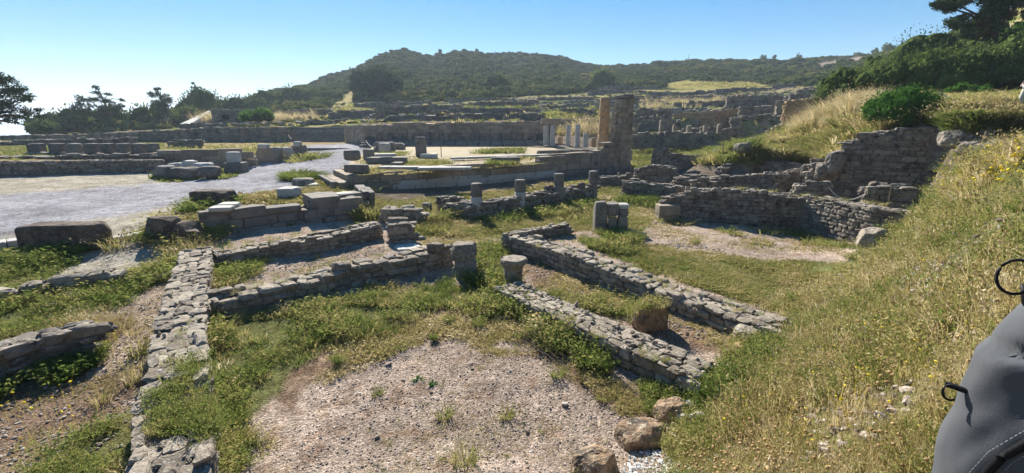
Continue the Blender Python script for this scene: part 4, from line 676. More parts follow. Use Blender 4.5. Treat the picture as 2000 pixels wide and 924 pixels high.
for px, py, s, lb in ((1256, 296, .8, 'dark stone heap in green grass right of the pier'), (1345, 291, .6, 'flat dark stone in the green field'), (1395, 288, .7, 'dark outcrop stone in the middle of the green field'), (1400, 302, .5, 'small dark rock near the wall in the green field'), (1450, 294, .5, 'squared stone at the left foot of the grassy mound'), (1480, 278, .8, 'dark fallen slabs above the green field')):
    b0 = G(px, py); mb = MB(); rock(mb, b0+(0, 0, .15), (s, .5, .3), .1, k=8, pn=4, amp=.18, tint=.3); rock(mb, b0+(s*.8, .3, .1), (s*.5, .4, .25), .6, k=6, pn=4, amp=.18, tint=.5); tag(mb.obj('field_stone', M['farstone'], origin=b0), lb, 'stone')
wall('low_ledge', 'long thin ledge wall left of the small stone hut, dry grass on it', [D(326, 277, 46, .8), D(387, 274, 46, .9)], 'farstone', th=.8, **FR)
wall('low_ledge', 'ragged grassy ledge wall at the far left below the sea', [D(-200, 282, 50, .8), D(0, 277, 50, .8), D(120, 272, 52, .8), D(250, 270, 52, .8)], 'farstone', th=1.2, **FR)
# sloped bare ramp at left of the hut
mb = MB(); q = [A(352, 243, 80), A(408, 217, 96), A(412, 219, 96), A(372, 243, 80)]; prism(mb, [(p[0], p[1]) for p in q], [p[2]-.6 for p in q], [p[2]+.1 for p in q]); tag(mb.obj('sandy_path', M['light'], origin=q[0]), kind='structure')
# ================================================================== VEGETATION
def unit(n):
    v = rng.normal(size=(n, 3)); return v/np.linalg.norm(v, axis=1)[:, None]
def leaves(cen, size, out=None, asp=.5, up_=0):
    """diamond leaves (one quad each) at the given centres"""
    n = len(cen); a = unit(n); 
    if out is not None: a = a*.7+out*.6; a /= np.linalg.norm(a, axis=1)[:, None]
    a[:, 2] += up_; a /= np.linalg.norm(a, axis=1)[:, None]
    b = np.cross(a, unit(n)); b /= np.linalg.norm(b, axis=1)[:, None]+1e-9; s = size*rng.uniform(.6, 1.4, (n, 1))
    v = np.stack([cen-a*s*.5, cen+b*s*asp*.5, cen+a*s*.5, cen-b*s*asp*.5], 1).reshape(-1, 3)
    return v, np.arange(n*4).reshape(-1, 4)
def clump_proto(n, size, lobes=7, flat=.75, asp=.6, body=True):
    """a shrub of unit radius: leafy shell over several lobes"""
    mb = MB(); lc = unit(lobes)*rng.uniform(.25, .6, (lobes, 1)); lc[:, 2] = np.abs(lc[:, 2]); lr = rng.uniform(.32, .55, lobes)
    k = rng.integers(0, lobes, n); d = unit(n); d[:, 2] = np.abs(d[:, 2])*.9+rng.uniform(-.25, .1, n); rr_ = lr[k, None]*rng.uniform(.75, 1.08, (n, 1))
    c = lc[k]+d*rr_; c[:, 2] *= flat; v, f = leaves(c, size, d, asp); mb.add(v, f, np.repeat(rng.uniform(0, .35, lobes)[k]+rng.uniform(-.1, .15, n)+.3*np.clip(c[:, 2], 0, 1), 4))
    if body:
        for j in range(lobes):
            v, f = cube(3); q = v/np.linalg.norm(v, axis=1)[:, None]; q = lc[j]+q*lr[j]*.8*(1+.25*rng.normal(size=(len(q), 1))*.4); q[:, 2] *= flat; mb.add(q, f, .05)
    return np.concatenate(mb.V), mb.L, mb.T, np.concatenate(mb.C)
def inst(mb, proto, pos, scl, rz, tint=None, lean=None):
    V, L, T, Cc = proto; n = len(pos)
    if n == 0: return
    c, s = np.cos(rz)[:, None], np.sin(rz)[:, None]; sc = np.asarray(scl, float); sc = np.stack([sc, sc, sc], -1) if sc.ndim == 1 else sc
    W = V[None]*sc[:, None, :]; x = W[:, :, 0]*c-W[:, :, 1]*s; y = W[:, :, 0]*s+W[:, :, 1]*c; z = W[:, :, 2]
    if lean is not None: x = x+lean[:, :1]*z; y = y+lean[:, 1:]*z
    W = (np.stack([x, y, z], -1)+np.asarray(pos)[:, None]).reshape(-1, 3)
    tt = np.tile(Cc, (n, 1)) if tint is None else Cc[None]+tint[:, None]
    base = mb.n; nv = len(V); mb.V.append(W); mb.C.append(np.clip(tt.ravel(), 0, 1)); off = (np.arange(n)*nv)[:, None]
    by = {}
    for l, t in zip(L, T):
        if len(t): by.setdefault(int(t[0]), []).append(l)
    for k, ls in by.items():
        l = np.concatenate(ls); mb.L.append((l[None]+off+base).ravel()); mb.T.append(np.full(len(l)//k*n, k))
    mb.n += n*nv
def tuft_proto(n, h=.22, spread=.12, wd=.006, bend=.5, seed=.0, tvar=.12, head=0):
    vs = []; fs = []; ts = []
    for i in range(n):
        a = rng.uniform(0, 2*pi); r0 = spread*.45*math.sqrt(rng.random()); b = np.array([cos(a)*r0, sin(a)*r0, -.02]); hh = h*rng.uniform(.45, 1.1)
        a2 = a+rng.normal(0, .6); bd = bend*rng.uniform(.3, 1.4)*hh; d = np.array([cos(a2), sin(a2), 0]); side = np.array([-sin(a2+.8), cos(a2+.8), 0])*wd*rng.uniform(.6, 1.3)
        p1 = b+d*bd*.3+(0, 0, hh*.6); p2 = b+d*bd+(0, 0, hh*(1-.25*bend)); k = len(vs); vs += [b-side, b+side, p1+side*.8, p1-side*.8, p2]; fs += [(k, k+1, k+2), (k, k+2, k+3), (k+3, k+2, k+4)]; t = rng.uniform(-tvar, tvar); ts += [t]*5
        if head and rng.random() < head:
            k = len(vs); hs_ = .35*wd+.004; q = p2; vs += [q+(hs_*1.6, 0, 0), q+(-hs_*1.6, 0, 0), q+(0, hs_*1.6, 0), q+(0, 0, hs_*5), q-(0, 0, hs_*2)]; fs += [(k, k+2, k+3), (k+2, k+1, k+3), (k+1, k, k+4), (k, k+1, k+3)]; ts += [t+.25]*5
    return np.array(vs), [np.array(fs).ravel()], [np.full(len(fs), 3)], np.array(ts)
def weed_proto(n, h=.2, spread=.16, leaf=.03):
    mb = MB(); pts = []
    for i in range(n):
        a = rng.uniform(0, 2*pi); r = spread*math.sqrt(rng.random()); hh = h*rng.uniform(.4, 1); m = rng.integers(4, 8)
        mb.add([(-.002, 0, 0), (.002, .001, 0), (cos(a)*r, sin(a)*r, hh)], [(0, 1, 2)], .15)
        for j in range(m): f = (j+1)/m; pts.append((cos(a)*r*(.4+.6*f)+rng.normal(0, .012), sin(a)*r*(.4+.6*f)+rng.normal(0, .012), hh*f))
    pts = np.array(pts); v, f = leaves(pts, leaf, None, .45, .5); mb.add(v, f, np.repeat(rng.uniform(-.12, .12, len(pts)), 4)); return np.concatenate(mb.V), mb.L, mb.T, np.concatenate(mb.C)
M['grass'] = mat('grass_blades', [(0, (.045, .075, .018)), (.22, (.10, .15, .032)), (.42, (.19, .22, .06)), (.6, (.3, .27, .1)), (.8, (.42, .33, .16)), (.93, (.62, .54, .36)), (1, (.78, .7, .52))], 2.5, rough=.7, bump=0, noise_mix=.25, transl=.45)
M['maquis'] = mat('maquis_leaves', [(0, (.03, .048, .018)), (.3, (.07, .095, .032)), (.55, (.115, .135, .042)), (.75, (.13, .13, .045)), (.9, (.21, .18, .05)), (1, (.3, .24, .04))], .05, rough=.65, bump=0, noise_mix=.3, transl=.2)
M['leaf'] = mat('shrub_leaves', [(0, (.03, .05, .018)), (.3, (.085, .12, .036)), (.65, (.16, .2, .06)), (1, (.25, .28, .08))], .6, rough=.6, bump=0, noise_mix=.2, transl=.25)
M['bright_leaf'] = mat('fresh_leaves', [(0, (.02, .06, .012)), (.4, (.06, .14, .025)), (1, (.14, .24, .05))], .6, rough=.6, bump=0, noise_mix=.2, transl=.35)
M['pine'] = mat('pine_needles', [(0, (.025, .042, .022)), (.5, (.055, .085, .042)), (1, (.12, .155, .07))], .6, rough=.7, bump=0, noise_mix=.2, transl=.15)
M['bark'] = mat('bark', [(0, (.06, .045, .035)), (1, (.16, .125, .1))], 8, bump=1, bscale=20)
pxA, pyA = proj(Xf, Yf, Zf); Rf = np.hypot(Xf, Yf)
_s = 26*np.clip(6/Rf, .3, 1.6)*(Rf < 75); pxA = pxA+fbm(Xf*2.2+3, Yf*2.2)*_s*3.2+rng.normal(0, .35, len(Xf))*_s; pyA = pyA+fbm(Xf*2.2-9, Yf*2.2+4)*_s*1.4+rng.normal(0, .18, len(Xf))*_s
def pick(poly, n, rmin=0, rmax=1e9, mask=None, keep=None):
    m = inpoly(pxA, pyA, poly) & (Rf > rmin) & (Rf < rmax) & (Yf > .3)
    k = np.nonzero(m)[0]; k = k[(k % nr) < nr-1]; k = k[(k//nr) < na-1]
    if len(k) == 0: return np.zeros((0, 3))
    k = rng.choice(k, n); a, b = rng.random((2, n, 1)); v = V[k]; return v+(V[k+nr]-v)*a+(V[k+1]-v)*b
# ---- scrub on the hills
hillpoly = [(90, 262), (150, 225), (300, 215), (420, 195), (620, 150), (760, 90), (1100, 105), (1400, 115), (1700, 95), (1900, 60), (2100, 20), (2100, 170), (1740, 165), (1560, 168), (1330, 157), (1290, 172), (1180, 178), (1000, 190), (860, 200), (700, 198), (600, 222), (420, 215), (300, 255)]
prs = [clump_proto(100, .27, 5, .7) for _ in range(5)]
pos = pick(hillpoly, 19000, 100, 420); r = np.hypot(pos[:, 0], pos[:, 1]); px, py = proj(*pos.T)
m = fbm(pos[:, 0]*.03, pos[:, 1]*.03)+.35*fbm(pos[:, 0]*.15, pos[:, 1]*.15) > -.2-.1*(px < 700)
bare = inpoly(px, py, [(620, 218), (690, 172), (708, 185), (682, 215), (650, 232)]) | inpoly(px, py, [(1285, 166), (1330, 158), (1480, 160), (1500, 168), (1400, 178), (1320, 176)]) | inpoly(px, py, [(1590, 124), (1710, 106), (1710, 115), (1600, 132)])
pos = pos[m & ~bare]; n = len(pos); w = rng.integers(0, 5, n); mb = MB(); sc = (.8+2.3*rng.random(n)**1.7)*(1+.5*(n2(pos[:, 0]*.04, pos[:, 1]*.04) > .55))
tn = np.clip(rng.normal(.16, .2, n)+fbm(pos[:, 0]*.02+9, pos[:, 1]*.02)*.7+(rng.random(n) < .1)*.4, -.1, .8)
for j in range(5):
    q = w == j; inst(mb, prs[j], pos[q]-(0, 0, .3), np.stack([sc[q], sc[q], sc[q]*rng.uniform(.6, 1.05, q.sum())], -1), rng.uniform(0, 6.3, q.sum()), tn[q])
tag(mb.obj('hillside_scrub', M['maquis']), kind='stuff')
# scattered low bushes and tussocks among the upper ruins
up_poly = [(310, 262), (560, 236), (640, 200), (900, 185), (1160, 176), (1300, 160), (1700, 160), (1640, 215), (1540, 262), (1240, 262), (1240, 236), (700, 240)]
pos = pick(up_poly, 5200, 58, 130); pos = pos[fbm(pos[:, 0]*.09, pos[:, 1]*.09) > -.02]; n = len(pos); mb = MB(); w = rng.integers(0, 5, n)
tn = rng.uniform(.1, .7, n)
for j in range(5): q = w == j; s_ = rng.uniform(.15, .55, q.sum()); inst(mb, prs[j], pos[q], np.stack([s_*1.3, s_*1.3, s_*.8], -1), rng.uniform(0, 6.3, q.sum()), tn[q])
tag(mb.obj('low_scrub', M['maquis']), kind='stuff')
mb = MB(); gx = np.abs(np.roll(Zf, -1)-Zf)/(np.abs(np.roll(Rf, -1)-Rf)+1e-6); gx = gx*(np.abs(np.roll(Rf, -1)-Rf) < 3)
k = np.nonzero(inpoly(pxA, pyA, up_poly) & (Rf > 62) & (Rf < 135) & (gx > .32))[0]; k = rng.choice(k, 13000); pos = V[k]+rng.normal(0, .12, (len(k), 3))
s_ = rng.uniform(.12, .42, len(k)); stones(mb, pos, np.stack([s_, s_*.7, s_*rng.uniform(.4, .8, len(k))], -1), rng.uniform(-.4, .4, len(k)), 2, 4, .2, tilt=.2)
pos = pick(up_poly, 2200, 60, 130); s_ = rng.uniform(.08, .35, len(pos)); stones(mb, pos, np.stack([s_, s_*.7, s_*.6], -1), rng.uniform(0, 6, len(pos)), 2, 4, .2, tilt=.3)
tag(mb.obj('terrace_rubble', M['farstone']), kind='stuff')
# ---- grasses. each zone: polygon, number, kind, height scale, tint mean, tint spread, rmax
gp = dict(blade=[tuft_proto(20, .22, .2, .0045, .7) for _ in range(4)], dry=[tuft_proto(16, .3, .18, .004, .6, head=.5) for _ in range(4)],
          weed=[weed_proto(16) for _ in range(4)], short=[tuft_proto(22, .09, .3, .006, .8) for _ in range(4)],
          tall=[tuft_proto(22, 1.0, .45, .012, .45, head=.9, tvar=.08) for _ in range(4)], far=[tuft_proto(16, .3, .5, .03, .6) for _ in range(4)],
          stalk=[tuft_proto(3, .55, .1, .003, .35, head=1, tvar=.1) for _ in range(4)], mat=[weed_proto(30, .1, .25, .035) for _ in range(4)])
GZ = {
 'weeds_before_wall': [
  ([(395, 612), (480, 620), (620, 592), (760, 560), (880, 545), (900, 575), (820, 610), (680, 660), (540, 700), (455, 760), (400, 850)], 1150, 'weed', 1.0, .34, .22, 30),
  ([(395, 612), (480, 620), (620, 592), (760, 560), (880, 545), (930, 590), (840, 620), (640, 700), (540, 730), (450, 800), (400, 880)], 800, 'blade', .9, .46, .22, 30),
  ([(640, 650), (880, 590), (960, 610), (860, 650), (740, 700), (620, 760), (500, 860), (450, 900), (470, 800)], 800, 'mat', .7, .66, .12, 30),
  ([(395, 620), (470, 620), (470, 900), (430, 1000), (395, 1000)], 700, 'weed', 1.0, .42, .15, 30)],
 'weeds_lower_left': [
  ([(60, 940), (200, 835), (290, 775), (330, 750), (400, 750), (470, 800), (480, 940)], 1300, 'weed', .9, .33, .16, 20), ([(60, 940), (200, 835), (290, 775), (400, 750), (450, 800), (440, 940)], 500, 'blade', 1.0, .4, .16, 20),
  ([(-60, 500), (60, 496), (140, 510), (100, 545), (-60, 562)], 350, 'weed', .8, .3, .14, 40), ([(-60, 585), (60, 572), (250, 548), (340, 480), (350, 545), (230, 600), (150, 640), (-60, 690)], 900, 'weed', .8, .36, .14, 40),
  ([(-60, 585), (250, 548), (340, 500), (150, 640), (-60, 690)], 500, 'blade', .9, .35, .12, 40), ([(-60, 740), (0, 720), (190, 690), (200, 730), (0, 780), (-60, 800)], 900, 'weed', 1.2, .12, .08, 40), ([(0, 690), (180, 632), (260, 640), (200, 690), (190, 720)], 350, 'dry', .7, .75, .1, 40),
  ([(410, 500), (530, 500), (500, 530), (440, 560), (405, 590)], 450, 'weed', .8, .42, .16, 40), ([(170, 480), (420, 462), (440, 500), (330, 520)], 160, 'dry', .8, .6, .15, 40), ([(370, 395), (440, 400), (440, 415), (370, 415)], 200, 'weed', 1.3, .28, .1, 60), ([(40, 485), (180, 485), (240, 505), (40, 520)], 260, 'weed', 1.0, .25, .1, 60),
  ([(290, 462), (420, 455), (430, 475), (300, 480)], 260, 'weed', 1, .35, .1, 60), ([(200, 800), (380, 560), (400, 600), (330, 760)], 200, 'dry', .8, .6, .15, 40)],
 'bank_grass': [
  ([(1340, 750), (1500, 640), (1600, 560), (1690, 480), (1800, 395), (1880, 300), (2030, 262), (2060, 1100), (1340, 1100), (1300, 800)], 7500, 'weed', .8, .5, .2, 30),
  ([(1340, 750), (1500, 640), (1600, 560), (1690, 480), (1800, 395), (1880, 300), (2030, 262), (2060, 1100), (1340, 1100), (1300, 800)], 7500, 'blade', .8, .57, .2, 30),
  ([(1400, 760), (1560, 640), (1750, 500), (1900, 300), (2030, 280), (2060, 1100), (1400, 1100)], 5000, 'dry', .7, .76, .13, 30), ([(1400, 800), (1560, 640), (1800, 500), (2030, 480), (2060, 1100), (1400, 1100)], 500, 'stalk', .8, .72, .14, 12),
  ([(1230, 700), (1370, 770), (1500, 640), (1520, 690), (1380, 800), (1300, 800)], 700, 'weed', 1.0, .3, .12, 30)],
 'field_grass': [
  ([(1120, 465), (1250, 482), (1500, 515), (1660, 515), (1560, 625), (1500, 600), (1350, 555), (1180, 492)], 4200, 'short', .9, .56, .14, 40), ([(1120, 465), (1250, 482), (1400, 515), (1500, 560), (1500, 600), (1350, 555), (1180, 492)], 900, 'mat', .5, .42, .14, 40),
  ([(820, 425), (940, 432), (1160, 402), (1240, 400), (1240, 450), (1110, 462), (990, 462), (930, 480), (830, 475)], 3800, 'short', 1.15, .62, .12, 60), ([(820, 425), (1160, 402), (1240, 440), (990, 462), (830, 475)], 400, 'blade', .8, .5, .15, 60),
  ([(1060, 392), (1240, 350), (1340, 400), (1240, 440), (1160, 425)], 1500, 'short', 1.2, .62, .12, 60), ([(880, 425), (1165, 392), (1180, 410), (950, 440)], 500, 'weed', 1.1, .3, .15, 60), ([(700, 430), (740, 400), (1060, 366), (1160, 352), (1170, 368), (900, 396), (840, 430), (740, 430)], 2200, 'short', 1.5, .62, .12, 60),
  ([(700, 412), (740, 400), (745, 425), (705, 432)], 160, 'blade', 1.6, .5, .12, 60), ([(810, 432), (860, 430), (850, 460), (800, 465)], 220, 'blade', 1.4, .45, .12, 60), ([(1190, 458), (1245, 462), (1240, 480), (1190, 475)], 260, 'blade', 1.4, .25, .1, 60),
  ([(1215, 395), (1320, 392), (1320, 402), (1220, 405)], 240, 'blade', 1.2, .35, .1, 60), ([(1130, 470), (1260, 492), (1230, 500), (1130, 485)], 300, 'weed', .9, .38, .12, 60), ([(1240, 420), (1300, 428), (1700, 478), (1690, 490), (1330, 445)], 260, 'blade', .8, .4, .15, 60)],
 'passage_weeds': [
  ([(940, 480), (985, 480), (1000, 560), (960, 640), (900, 600), (920, 520)], 450, 'weed', 1.0, .42, .2, 40), ([(985, 570), (1060, 640), (1200, 730), (1330, 800), (1290, 820), (1170, 740), (1020, 660)], 800, 'weed', 1.1, .32, .18, 40),
  ([(1010, 500), (1120, 530), (1330, 620), (1480, 660), (1480, 690), (1300, 640), (1080, 560)], 220, 'mat', .6, .72, .14, 40), ([(1040, 560), (1250, 600), (1250, 640), (1100, 610)], 200, 'weed', .8, .45, .2, 40), ([(1000, 640), (1300, 800), (1270, 830), (1100, 760)], 400, 'mat', .7, .72, .12, 40),
  ([(850, 590), (1010, 640), (1000, 700), (880, 650), (700, 720), (720, 680)], 500, 'mat', .6, .72, .12, 40)],
 'gravel_litter': [([(480, 1000), (600, 780), (760, 690), (900, 620), (1000, 640), (1300, 800), (1250, 1000)], 3600, 'short', .42, .78, .12, 12), ([(480, 1000), (600, 780), (760, 690), (900, 620), (1000, 640), (1300, 800), (1250, 1000)], 90, 'weed', .45, .5, .2, 12), ([(480, 520), (800, 480), (700, 530), (470, 560)], 300, 'short', .5, .75, .1, 20), ([(1010, 500), (1120, 530), (1480, 680), (1300, 660), (1080, 590)], 900, 'short', .5, .78, .1, 20), ([(1250, 430), (1690, 475), (1650, 500), (1300, 480)], 500, 'short', .8, .72, .1, 20), ([(-60, 940), (-60, 760), (350, 560), (400, 600), (200, 940)], 900, 'short', .5, .75, .12, 12)],
 'bank_top_grass': [
  ([(1400, 322), (1550, 258), (1640, 205), (1700, 187), (1850, 190), (2060, 190), (2060, 262), (1900, 262), (1700, 262), (1620, 312), (1500, 322)], 9000, 'blade', 1.15, .6, .14, 60), ([(1400, 322), (1560, 275), (1660, 262), (1620, 312), (1500, 322)], 2600, 'blade', 1.0, .42, .1, 60),
  ([(1640, 240), (1700, 240), (1900, 222), (2060, 215), (2060, 250), (1700, 262)], 2500, 'dry', 1.0, .68, .1, 60), ([(1800, 240), (2060, 225), (2060, 262), (1850, 262)], 2000, 'blade', 1.3, .3, .12, 40)],
 'pale_oat_grass': [
  ([(1545, 262), (1600, 215), (1655, 192), (1700, 184), (1712, 215), (1690, 240), (1620, 255)], 3200, 'tall', .62, .97, .08, 60), ([(1090, 262), (1092, 254), (1230, 250), (1230, 266)], 260, 'tall', 1.1, .88, .08, 80), ([(1250, 214), (1440, 208), (1500, 206), (1500, 198), (1250, 203)], 260, 'tall', .8, .92, .08, 110), ([(310, 252), (420, 240), (420, 232), (330, 240)], 200, 'tall', 1.3, .92, .06, 110), ([(530, 236), (620, 232), (620, 226), (530, 230)], 160, 'tall', .8, .95, .05, 110)],
 'court_grass': [
  ([(430, 392), (440, 402), (620, 398), (690, 380), (690, 350), (650, 350), (620, 372)], 1500, 'short', 1.7, .66, .1, 60), ([(1235, 332), (1235, 285), (1540, 268), (1500, 290), (1400, 322), (1290, 318)], 4200, 'blade', 1.1, .38, .14, 80), ([(1400, 285), (1540, 262), (1520, 285), (1440, 300)], 900, 'blade', 1.0, .35, .1, 80),
  ([(310, 308), (560, 300), (560, 282), (300, 290)], 600, 'far', .55, .5, .15, 90), ([(0, 312), (320, 305), (320, 280), (0, 288)], 1100, 'far', .35, .4, .15, 90), ([(0, 280), (560, 268), (560, 262), (0, 268)], 300, 'far', .7, .5, .15, 90), ([(300, 352), (300, 340), (460, 325), (460, 345), (330, 356)], 900, 'far', .5, .35, .15, 60),
  ([(560, 352), (562, 345), (605, 345), (607, 352)], 300, 'blade', 1.4, .25, .1, 60), ([(590, 312), (600, 308), (640, 305), (560, 322)], 60, 'blade', 1.6, .35, .1, 60), ([(400, 420), (380, 440), (330, 445), (340, 420)], 160, 'short', 1.6, .66, .1, 60)],
 'upper_town_grass': [
  (up_poly, 1500, 'far', .9, .5, .2, 125), ([(1065, 222), (1160, 215), (1170, 232), (1070, 232)], 900, 'far', 1.3, .45, .1, 125), ([(1300, 168), (1400, 158), (1490, 162), (1480, 172)], 350, 'far', 1.0, .6, .08, 260), ([(850, 212), (1050, 210), (1050, 216), (850, 218)], 500, 'far', 1.2, .42, .1, 125), ([(635, 232), (690, 205), (735, 212), (700, 228)], 700, 'far', 1.3, .55, .1, 140)],
}
for nm, zs in GZ.items():
    mb = MB()
    for poly, n, kd, hs_, tm, ts, rm in zs:
        pos = pick(poly, n, 1.0, rm); 
        if not len(pos): continue
        if kd in ('weed', 'blade', 'dry', 'short', 'mat'):
            keep = fbm(pos[:, 0]*1.6+hs_*7, pos[:, 1]*1.6) > (-.04 if n < 3000 else -.07); pos = pos[keep]
        n = len(pos); r = np.hypot(pos[:, 0], pos[:, 1]); w = rng.integers(0, 4, n); sc = hs_*rng.uniform(.45, 1.3, n)*np.clip(1+fbm(pos[:, 0]*1.1+40, pos[:, 1]*1.1)*1.8, .5, 1.8)*np.clip((r/6)**.25, .75, 1.5)
        xy = np.clip((r/5)**.55, .8, 3.2) if kd not in ('tall', 'far') else np.ones(n)
        tn = np.clip(rng.normal(tm, ts, n)+.05+fbm(pos[:, 0]*.8, pos[:, 1]*.8)*.7, 0, 1); ln_ = rng.normal(0, .18, (n, 2))
        for j in range(4):
            q = w == j; inst(mb, gp[kd][j], pos[q]-(0, 0, .01), np.stack([sc[q]*xy[q], sc[q]*xy[q], sc[q]], -1), rng.uniform(0, 6.3, q.sum()), tn[q], ln_[q])
    tag(mb.obj(nm, M['grass']), kind='stuff')
mb = MB()                                             # weeds rooted on wall tops and on the terrace
for poly, z, n, kd, hs_, tm in [([(270, 870), (290, 760), (330, 715), (405, 690), (428, 860)], .42, 380, 'weed', .8, .4), ([(270, 880), (330, 720), (410, 700), (425, 880)], .42, 220, 'blade', .8, .5), ([(310, 700), (390, 560), (395, 600), (330, 720)], .42, 40, 'blade', .4, .5), ([(415, 590), (620, 535), (880, 478), (880, 470), (500, 540)], .42, 110, 'weed', .5, .5),
  ([(430, 492), (740, 432), (745, 425), (430, 480)], .5, 90, 'blade', .5, .5), ([(985, 458), (1480, 622), (1500, 615), (1100, 470)], .47, 120, 'blade', .5, .6), ([(1060, 612), (1290, 716), (1320, 705), (1110, 612)], .42, 90, 'weed', .45, .55), ([(1245, 606), (1300, 604), (1305, 590), (1240, 592)], .5, 30, 'weed', .9, .55),
  ([(1400, 372), (1560, 384), (1740, 408), (1740, 400), (1450, 366)], 1.0, 160, 'blade', .7, .6), ([(700, 338), (870, 325), (870, 312), (700, 330)], 1.1, 500, 'short', 1.6, .66), ([(700, 325), (780, 312), (880, 315), (800, 300), (700, 305)], 1.12, 300, 'short', 1.6, .62), ([(790, 322), (880, 322), (880, 316), (800, 314)], 1.12, 130, 'blade', 1.1, .5), ([(730, 308), (790, 305), (800, 298), (740, 298)], 1.12, 120, 'blade', 1.6, .45), ([(930, 296), (1020, 293), (1020, 299), (930, 300)], 1.15, 160, 'blade', 2.2, .4), ([(1000, 305), (1140, 300), (1140, 308), (1000, 312)], 1.15, 120, 'blade', 1.2, .55), ([(950, 312), (1010, 312), (1010, 320), (950, 320)], 1.25, 60, 'blade', 1.2, .3),
  ([(700, 345), (1060, 320), (1060, 300), (700, 300)], 1.12, 900, 'short', 1.0, .78)]:
    x0, x1 = min(p[0] for p in poly), max(p[0] for p in poly); y0, y1 = min(p[1] for p in poly), max(p[1] for p in poly); q = rng.uniform((x0, y0), (x1, y1), (n*4, 2)); q = q[inpoly(q[:, 0], q[:, 1], poly)][:n]
    pos = np.array([P(a, b, z) for a, b in q]); pos = pos[fbm(pos[:, 0]*2.6, pos[:, 1]*2.6) > (-.02 if len(pos) > 60 else -9)]; n = len(pos); r = np.hypot(pos[:, 0], pos[:, 1]); w = rng.integers(0, 4, n); sc = hs_*rng.uniform(.5, 1.2, n); xy = np.clip((r/5)**.5, .8, 2.4); tn = np.clip(rng.normal(tm, .15, n), 0, 1)
    for j in range(4): k = w == j; inst(mb, gp[kd][j], pos[k]-(0, 0, .02), np.stack([sc[k]*xy[k], sc[k]*xy[k], sc[k]], -1), rng.uniform(0, 6.3, k.sum()), tn[k])
tag(mb.obj('wall_top_weeds', M['grass']), kind='stuff')
# small gravel lying loose
def pebbles(name, zs, m):
    mb = MB()
    for poly, n, smin, smax in zs:
        pos = pick(poly, n, 1, 14); n = len(pos); s_ = rng.uniform(0, 1, n)**3*(smax-smin)+smin; r = np.hypot(pos[:, 0], pos[:, 1])
        stones(mb, pos+(0, 0, .3)*s_[:, None], np.stack([s_, s_*rng.uniform(.5, 1, n), s_*rng.uniform(.35, .7, n)], -1), rng.uniform(0, 6.3, n), 2, 3, .22, tilt=.3)
    return tag(mb.obj(name, M[m]), kind='stuff')
M['pebble'] = mat('loose_gravel', [(0, (.1, .075, .06)), (.5, (.27, .22, .18)), (.85, (.4, .35, .3)), (1, (.6, .56, .5))], 30, bump=0, noise_mix=.2)
M['white_pebble'] = mat('white_gravel', [(0, (.2, .2, .2)), (.4, (.45, .44, .43)), (1, (.72, .71, .68))], 30, bump=0, noise_mix=.2)
pebbles('floor_gravel', [([(480, 1000), (600, 780), (760, 690), (1000, 640), (1300, 800), (1250, 1000)], 9000, .005, .016), ([(700, 520), (470, 540), (480, 500), (760, 480)], 900, .01, .03), ([(1010, 500), (1120, 530), (1480, 680), (1300, 660), (1080, 590)], 1500, .008, .03), ([(1040, 600), (1110, 600), (1380, 760), (1340, 760)], 900, .008, .03), ([(-60, 940), (-60, 760), (350, 560), (400, 600), (200, 940)], 2200, .008, .028), ([(1250, 430), (1690, 475), (1650, 500), (1300, 480)], 900, .012, .04), ([(1400, 1000), (1400, 700), (1700, 480), (2000, 400), (2000, 1000)], 3200, .01, .045), ([(480, 1000), (600, 780), (760, 690), (1000, 640), (1300, 800), (1250, 1000)], 45, .02, .05)], 'pebble')
pebbles('white_gravel', [([(1195, 1000), (1215, 880), (1310, 850), (1420, 870), (1460, 1000)], 2600, .008, .028), ([(1480, 800), (1540, 720), (1620, 740), (1600, 800)], 350, .006, .03), ([(1740, 560), (1800, 500), (1860, 520), (1790, 570)], 200, .01, .03)], 'white_pebble')
# flowers and seed heads
M['yellow'] = mat('yellow_petals', [(0, (.7, .52, .03)), (1, (.8, .66, .08))], 5, bump=0, transl=.2); M['seed'] = mat('dry_seed_heads', [(0, (.22, .12, .05)), (1, (.5, .36, .18))], 5, bump=0)
def flowers(name, zs, m, hgt):
    mb = MB(); v, f = cube(1); v = v/1.7
    for poly, n, s in zs:
        pos = pick(poly, n, 1, 40); n = len(pos); h = hgt*rng.uniform(.4, 1.3, n); top = pos+np.stack([rng.normal(0, .04, n), rng.normal(0, .04, n), h], -1)
        stones(mb, top, np.tile([s, s, s*(.45 if m == 'yellow' else .9)], (n, 1))*rng.uniform(.6, 1.2, (n, 1)), rng.uniform(0, 6, n), 2, 2.5, .15, tilt=.4)
        w_ = .0025; vs = np.stack([pos-(w_, 0, 0), pos+(w_, 0, 0), top], 1).reshape(-1, 3); mb.add(vs, np.arange(n*3).reshape(-1, 3), .6)
    return tag(mb.obj(name, M[m]), kind='stuff')
flowers('yellow_flowers', [([(1780, 360), (1850, 310), (2000, 290), (2000, 380), (1850, 400)], 420, .028), ([(0, 800), (150, 740), (200, 830), (0, 900)], 16, .018), ([(180, 640), (260, 640), (260, 720), (190, 700)], 8, .016), ([(1500, 700), (1900, 500), (1900, 900), (1400, 900)], 70, .012), ([(1640, 245), (1700, 240), (1760, 250)], 30, .03), ([(880, 520), (1000, 560), (900, 600)], 20, .012)], 'yellow', .28)
flowers('seed_heads', [([(1400, 800), (1560, 640), (1800, 480), (2020, 430), (2060, 1000), (1400, 1000)], 520, .011), ([(1340, 900), (1450, 850), (1600, 1000), (1340, 1000)], 160, .012)], 'seed', .22)
